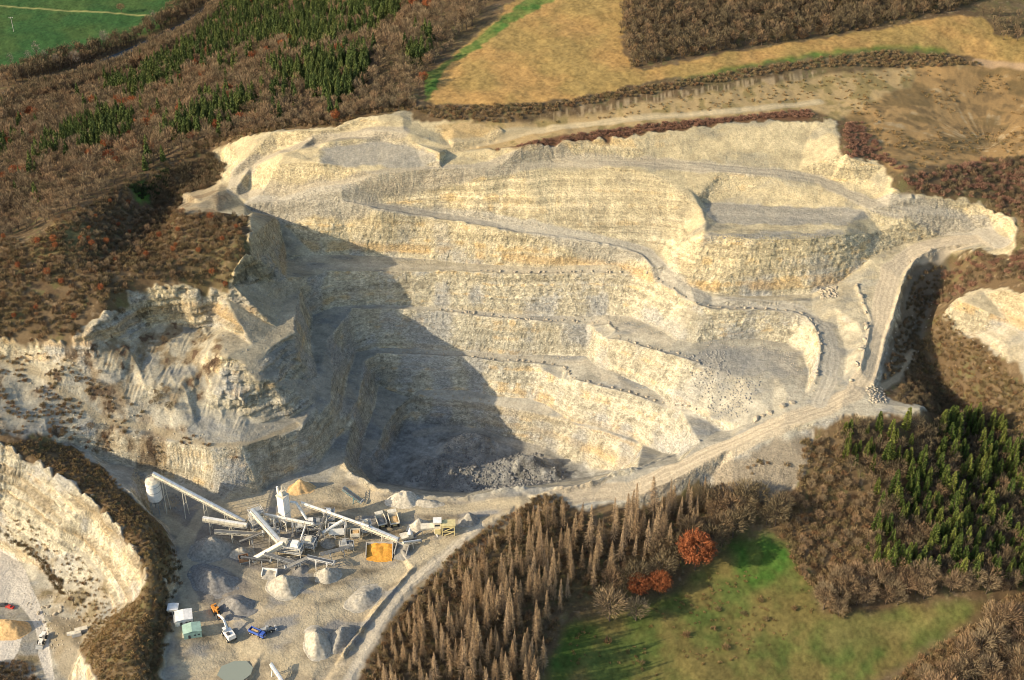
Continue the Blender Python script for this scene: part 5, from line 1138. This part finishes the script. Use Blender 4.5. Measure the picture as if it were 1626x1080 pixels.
# sheds and containers
def shed(u, v, w, d, h, wall, roofm, label, rz, pitch=.6, name='shed', door=True):
    r = root(name, gp(u, v), label, 'building', rz); MB().box((0, 0, h/2-.4), (w, d, h+.8)).build('wall', wall, r)
    m = MB(); m.poly([(-w/2-.25, h), (0, h+pitch), (w/2+.25, h), (w/2+.25, h+.15), (0, h+pitch+.16), (-w/2-.25, h+.15)], -d/2-.25, d/2+.25); m.build('roof', roofm, r)
    if door:
        MB().box((-w*.2, -d/2-.04, 1.05), (1.1, .08, 2.1)).build('door', 'dark_steel', r)
        for x in (w*.12, w*.34): MB().box((x, -d/2-.04, 1.5), (.9, .08, .8)).build('window', 'window_glass', r)
    return r
shed(276, 972, 4.6, 4.0, 3.4, 'cream_steel', 'white_paint', 'small cream cabin, hindmost of the buildings at the left of the yard', .05, .3)
shed(293, 985, 7.5, 6.4, 3.4, 'white_paint', 'white_paint', 'larger white cabin with a low roof between the cream cabin and the green-roofed shed', .25, .35)
shed(283, 989, 3.0, 4.6, 2.8, 'cream_steel', 'grey_steel', 'narrow grey-roofed annex against the left side of the white cabin', .25, .2, door=False)
shed(306, 1006, 8.0, 5.6, 3.6, 'green_paint', 'green_paint', 'shed with a pale green roof in front of the white cabin', .28, .7)
MB().box((0, 0, 1), (2, 2.6, 2)).build('fuel_tank', 'cream_steel')
t_ = bpy.data.objects['fuel_tank']; t_.location = gp(294, 1010); t_['label'] = 'small cream box tank against the green-roofed shed'; t_['category'] = 'tank'
def container(u, v, l, w, h, mat, label, rz):
    r = root('container', gp(u, v), label, 'container', rz); m = MB(); m.box((0, 0, h/2), (l, w, h))
    for k in range(int(l/.6)): 
        for sy in (-1, 1): m.box((-l/2+.4+k*.6, sy*w/2, h/2), (.25, .08, h*.9))
    m.build('body', mat, r); MB().box((0, 0, h+.05), (l*.98, w*.95, .1)).build('roof', 'cream_steel', r); MB().box((l/2+.03, 0, h/2), (.06, w*.9, h*.9)).build('door', 'grey_steel', r); return r
container(130, 1004, 6, 2.5, 2.4, 'grey_steel', 'grey container, hindmost of the three by the lower left road', .35)
container(122, 1009, 4.5, 2.4, 2.3, 'white_paint', 'white container in front of the grey one by the lower left road', .35)
container(111, 1008, 2.6, 1.4, 1.4, 'white_paint', 'small white box left of the two containers by the lower left road', .3)
# ---------------------------------------------------------------- vehicles
def wheel(r, x, y, rad, wd=.55):
    w_ = MB().cyl((x, y-wd/2, rad), (x, y+wd/2, rad), rad, n=16).build('wheel', 'rubber', r)
    MB().cyl((x, y-wd/2-.03, rad), (x, y+wd/2+.03, rad), rad*.45, n=12).build('rim', 'cream_steel', w_)
def tipper(u, v, rz, label, cabm, bedm, load=None, s=1.0, raised=False, name='tipper_truck'):
    r = root(name, gp(u, v), label, 'truck', rz); r.scale = (s, s, s)
    MB().box((0, 0, 1.0), (8.4, 1.1, .4)).build('chassis', 'dark_steel', r)
    c = MB().box((3.5, 0, 2.0), (1.9, 2.4, 2.0), 0, .92).build('cab', cabm, r)
    MB().box((4.47, 0, 2.35), (.06, 2.0, .8)).build('windscreen', 'window_glass', c)
    for sy in (-1, 1): MB().box((3.7, sy*1.18, 2.35), (1.0, .08, .7)).build('side_window', 'window_glass', c)
    m = MB(); m.box((-.9, 0, 1.42), (5.8, 2.4, .2))
    for sy in (-1, 1): m.box((-.9, sy*1.22, 2.15), (5.8, .12, 1.5))
    m.box((2.05, 0, 2.35), (.12, 2.3, 1.9)); m.box((-3.75, 0, 2.05), (.1, 2.3, 1.2)); m.build('tipping_body', bedm, r)
    if load: MB().box((-.9, 0, 1.95), (5.4, 2.2, 1.0), 0, .6).build('load', load, r)
    for x in (3.3, 1.7, -1.6, -3.0):
        for y in (-1.05, 1.05): wheel(r, x, y, .55, .42)
    return r
tipper(408, 1008, math.radians(-28), 'blue tipper truck carrying tan stone beside the white excavator', 'blue_paint', 'blue_paint', 'sand_tan', 1.0)
def dumper(u, v, rz, label, load, s=1.0):
    r = root('dump_truck', gp(u, v), label, 'dump truck', rz, None); r.scale = (s, s, s)
    MB().box((0, 0, 1.5), (8.5, 2.2, .7)).build('chassis', 'pale_yellow_paint', r)
    c = MB().box((3.2, .8, 3.1), (1.7, 1.6, 1.9), 0, .92).build('cab', 'cream_steel', r); MB().box((4.08, .8, 3.4), (.06, 1.3, .9)).build('windscreen', 'window_glass', c)
    MB().box((3.6, -.8, 2.4), (1.9, 1.7, 1.2)).build('bonnet', 'pale_yellow_paint', r)
    m = MB(); m.poly([(-4.6, 2.6), (2.2, 2.1), (2.5, 4.2), (4.4, 4.6), (4.4, 4.8), (2.3, 4.5), (1.9, 2.4), (-4.6, 2.9)], -2.2, 2.2)
    for sy in (-1, 1): m.poly([(-4.6, 2.6), (2.2, 2.1), (2.5, 4.3), (-4.4, 3.9)], sy*2.3-.12, sy*2.3+.12)
    m.build('tipping_body', 'cream_steel', r); MB().box((-1.3, 0, 2.95), (5.6, 4.1, .9), 0, .6).build('load', load, r)
    for x in (3.0, -1.6, -3.6):
        for y in (-1.75, 1.75): wheel(r, x, y, 1.0, .9)
    return r
dumper(605, 831, math.radians(110), 'left of the two parked dump trucks behind the orange sand bay', 'gravel_dark', .95)
dumper(625, 829, math.radians(105), 'right of the two parked dump trucks, with tan stone in its body', 'sand_tan', 1.0)
def excavator(u, v, rz, label, mat, s=1.0, wheels=False, reach=(5.2, 6.0, 9.5, 3.2), boom_m=None, arm=0.0):
    r = root('excavator', gp(u, v), label, 'excavator', rz); r.scale = (s, s, s); bm_ = boom_m or mat
    if wheels:
        MB().box((0, 0, 1.1), (5, 1.6, .6)).build('undercarriage', 'dark_steel', r)
        for x in (-1.8, 1.8):
            for y in (-1.3, 1.3): wheel(r, x, y, .75, .6)
    else:
        for sy in (-1, 1): MB().poly([(-2.3, .35), (-1.9, 0), (1.9, 0), (2.3, .35), (2.3, .75), (1.9, 1.0), (-1.9, 1.0), (-2.3, .75)], sy*1.3-.3, sy*1.3+.3).build('track', 'rubber', r)
        MB().box((0, 0, .7), (2.4, 2, .5)).build('undercarriage', 'dark_steel', r)
    MB().cyl((0, 0, 1.0), (0, 0, 1.45), 1.0).build('turntable', 'dark_steel', r)
    b = MB().box((-.6, 0, 2.15), (4.0, 2.7, 1.35), 0, .95).build('body', mat, r); MB().box((-2.3, 0, 2.2), (1.0, 2.7, 1.5), 0, .9).build('counterweight', mat, r)
    MB().box((-1.2, .5, 3.0), (1.2, 1.0, .4)).build('engine_cover', 'dark_steel', b)
    c = MB().box((1.0, .85, 2.9), (1.5, 1.0, 1.6), 0, .9).build('cab', mat, r); MB().box((1.72, .85, 3.1), (.08, .8, 1.0)).build('window', 'window_glass', c); MB().box((1.0, 1.37, 3.1), (1.0, .06, .9)).build('window', 'window_glass', c)
    k1, k2, k3, k4 = reach
    MB().beam((1.3, -.3, 2.2), (k1*.6, -.3, k2), .55, .75).beam((k1*.6, -.3, k2), (k3*.72, -.3, k2*.86), .5, .65).build('boom', bm_, r)
    MB().beam((k3*.70, -.3, k2*.9), (k3, -.3, k4), .4, .55).build('stick', bm_, r)
    MB().poly([(k3-.5, k4+.1), (k3+.5, k4+.1), (k3+.5, k4-.8), (k3-.2, k4-1.4), (k3-1.0, k4-1.1), (k3-.6, k4-.5)], -1.0, .4).build('bucket', 'dark_steel', r)
    MB().cyl((1.5, -.3, 2.6), (k1*.62, -.3, k2-.6), .13, n=8).build('ram', 'grey_steel', r)
    return r
excavator(364, 1012, math.radians(125), 'large white wheeled excavator with its long boom bent towards the cabins', 'white_paint', 1.45, True, (5.2, 5.0, 8.0, 3.0))
excavator(343, 972, math.radians(-60), 'orange excavator working behind the white one', 'orange_paint', 1.0, False, (4, 4.2, 6, 1.6))
def loader(u, v, rz, label, mat, s=1.0):
    r = root('wheel_loader', gp(u, v), label, 'wheel loader', rz); r.scale = (s, s, s)
    MB().box((-1.7, 0, 1.9), (3.0, 1.9, 1.3), 0, .9).build('engine_hood', mat, r); MB().box((1.2, 0, 1.3), (2.2, 1.4, .8)).build('front_frame', mat, r)
    c = MB().box((.1, 0, 2.9), (1.4, 1.5, 1.6), 0, .9).build('cab', mat, r); MB().box((.8, 0, 3.05), (.08, 1.2, .9)).build('window', 'window_glass', c)
    for sy in (-.6, .6): MB().beam((1.3, sy, 1.8), (3.6, sy, .9), .3, .4).build('lift_arm', mat, r)
    MB().poly([(3.4, .2), (4.7, .1), (4.8, .25), (3.9, .5), (3.7, 1.3), (4.1, 1.8), (3.5, 1.6)], -1.5, 1.5).build('bucket', 'grey_steel', r)
    for x in (-1.5, 1.5):
        for y in (-1.15, 1.15): wheel(r, x, y, .85, .65)
    return r
loader(68, 1018, math.radians(-95), 'white wheel loader driving down the lower left road', 'white_paint', 1.15)
loader(425, 1003, math.radians(20), 'dark grey wheel loader right behind the blue tipper truck', 'grey_steel', 1.0)
def car(u, v, rz, label, mat):
    r = root('parked_car', gp(u, v), label, 'car', rz); MB().box((0, 0, .62), (4.3, 1.75, .7), 0, .95).build('body', mat, r)
    c = MB().box((-.2, 0, 1.2), (2.3, 1.6, .55), 0, .75).build('cabin', mat, r); MB().box((-.2, 0, 1.18), (2.36, 1.3, .36), 0, .8).build('window', 'window_glass', c)
    for x in (-1.35, 1.35):
        for y in (-.8, .8): wheel(r, x, y, .33, .22)
car(6, 962, .1, 'dark car parked at the left edge of the pale pad', 'dark_steel'); car(16, 965, -.3, 'dark red car parked beside the dark one near the sand pile', 'red_paint')
# crushers at the right of the yard
g = gp(650, 858); r = root('mobile_crusher', g, 'cream mobile crusher with a pointed hopper right of the orange sand bay', 'crusher', .4)
MB().box((0, 0, 1.6), (7, 2.4, .5)).build('chassis', 'grey_steel', r); MB().box((.5, 0, 3.3), (3.0, 2.6, 2.8), 0, .85).build('crusher_box', 'cream_steel', r); MB().box((-2.6, 0, 3.4), (2.8, 3, 1.8), math.pi, 1.35).build('feed_hopper', 'cream_steel', r)
MB().cyl((.6, 0, 4.7), (.6, 0, 8.0), 1.3, .2, 10).build('cone', 'white_paint', r); MB().beam((2, 0, 1.6), (6.5, 0, 4.2), 1.1, .5).build('discharge_belt', 'belt', r); MB().box((0, 0, .65), (5.6, 2.8, 1.1)).build('track', 'dark_steel', r)
g = gp(680, 846); r = root('feeder', g, 'cream feeder frame under the pile of pale broken rock', 'feeder', .1); m = MB(); lattice(m, -3, 3, -1.5, 1.5, -.5, 3.5, 1); m.build('frame', 'cream_steel', r); MB().box((0, 0, 4.2), (6.4, 3.4, 1.3), 0, 1.15).build('hopper', 'cream_steel', r); MB().beam((3.2, 0, 3.2), (4.6, -4, -.2), .5, .3).build('ladder', 'white_paint', r)
g = gp(695, 845); r = root('control_cabin', g, 'tall cream control cabin with a white roof beside the yellow crusher', 'cabin', .05); MB().box((0, 0, 4.2), (3.6, 3.4, 7.2)).build('body', 'cream_steel', r); MB().box((0, 0, 7.95), (4.2, 4.0, .3)).build('roof', 'white_paint', r); MB().box((0, -1.74, 6), (2.6, .08, 1.2)).build('window', 'window_glass', r)
for x in (-1.5, 1.5): MB().beam((x, 1.4, -.5), (x, 1.4, .7), .4).build('leg', 'grey_steel', r)
g = gp(712, 846); r = root('yellow_crusher', g, 'pale yellow crusher frame at the right end of the plant', 'crusher', .05); m = MB(); lattice(m, -3, 3, -2, 2, -.5, 5.5, 2, .35); m.build('frame', 'pale_yellow_paint', r); MB().box((0, 0, 6.2), (6.6, 4.2, 1.2), 0, 1.1).build('top_hopper', 'pale_yellow_paint', r); MB().box((0, 0, 2.6), (3.4, 2.6, 2.6)).build('jaw_box', 'dark_steel', r); MB().cyl((-3.4, -.5, 3), (-3.4, .5, 3), 1.2).build('flywheel', 'cream_steel', r)
MB().box((-5.2, 0, 2), (2.6, 3, 3.2)).build('motor_house', 'pale_yellow_paint', r)
# pond
pp = wpoly('345,1075 352,1060 372,1054 392,1052 402,1060 398,1072 385,1082 360,1086'); pc = pp.mean(0); pzv = min(ground_z(x, y) for x, y in pp)
pm_ = bpy.data.meshes.new('pond'); pm_.from_pydata([(x, y, max(ground_z(x, y) for x, y in pp)+.06) for x, y in pp], [], [tuple(range(len(pp)))]); wm2, wt2, wb2 = newmat('pond_water', .25, .4); wb2.inputs['Base Color'].default_value = (.27, .29, .225, 1); pm_.materials.append(wm2)
po = bpy.data.objects.new('pond', pm_); COL.objects.link(po); po['kind'] = 'structure'
# power pole in the valley field
g = gp(22, 50); r = root('power_pole', g, 'pale power pole standing alone in the green valley field', 'power pole'); MB().cyl((0, 0, -1), (0, 0, 14), .35, .25, 8).build('post', 'concrete', r); MB().beam((-1.8, 0, 13.2), (1.8, 0, 13.2), .3).build('crossarm', 'concrete', r)
for x in (-1.6, 0, 1.6): MB().cyl((x, 0, 13.3), (x, 0, 13.9), .15, n=6).build('insulator', 'white_paint', r)
g = gp(193, 20); plant('bigbare', 'bare_tree', 'lone bare tree beside the pale track across the green valley field', 'tree', np.array([g]), .9, .95, None, True)
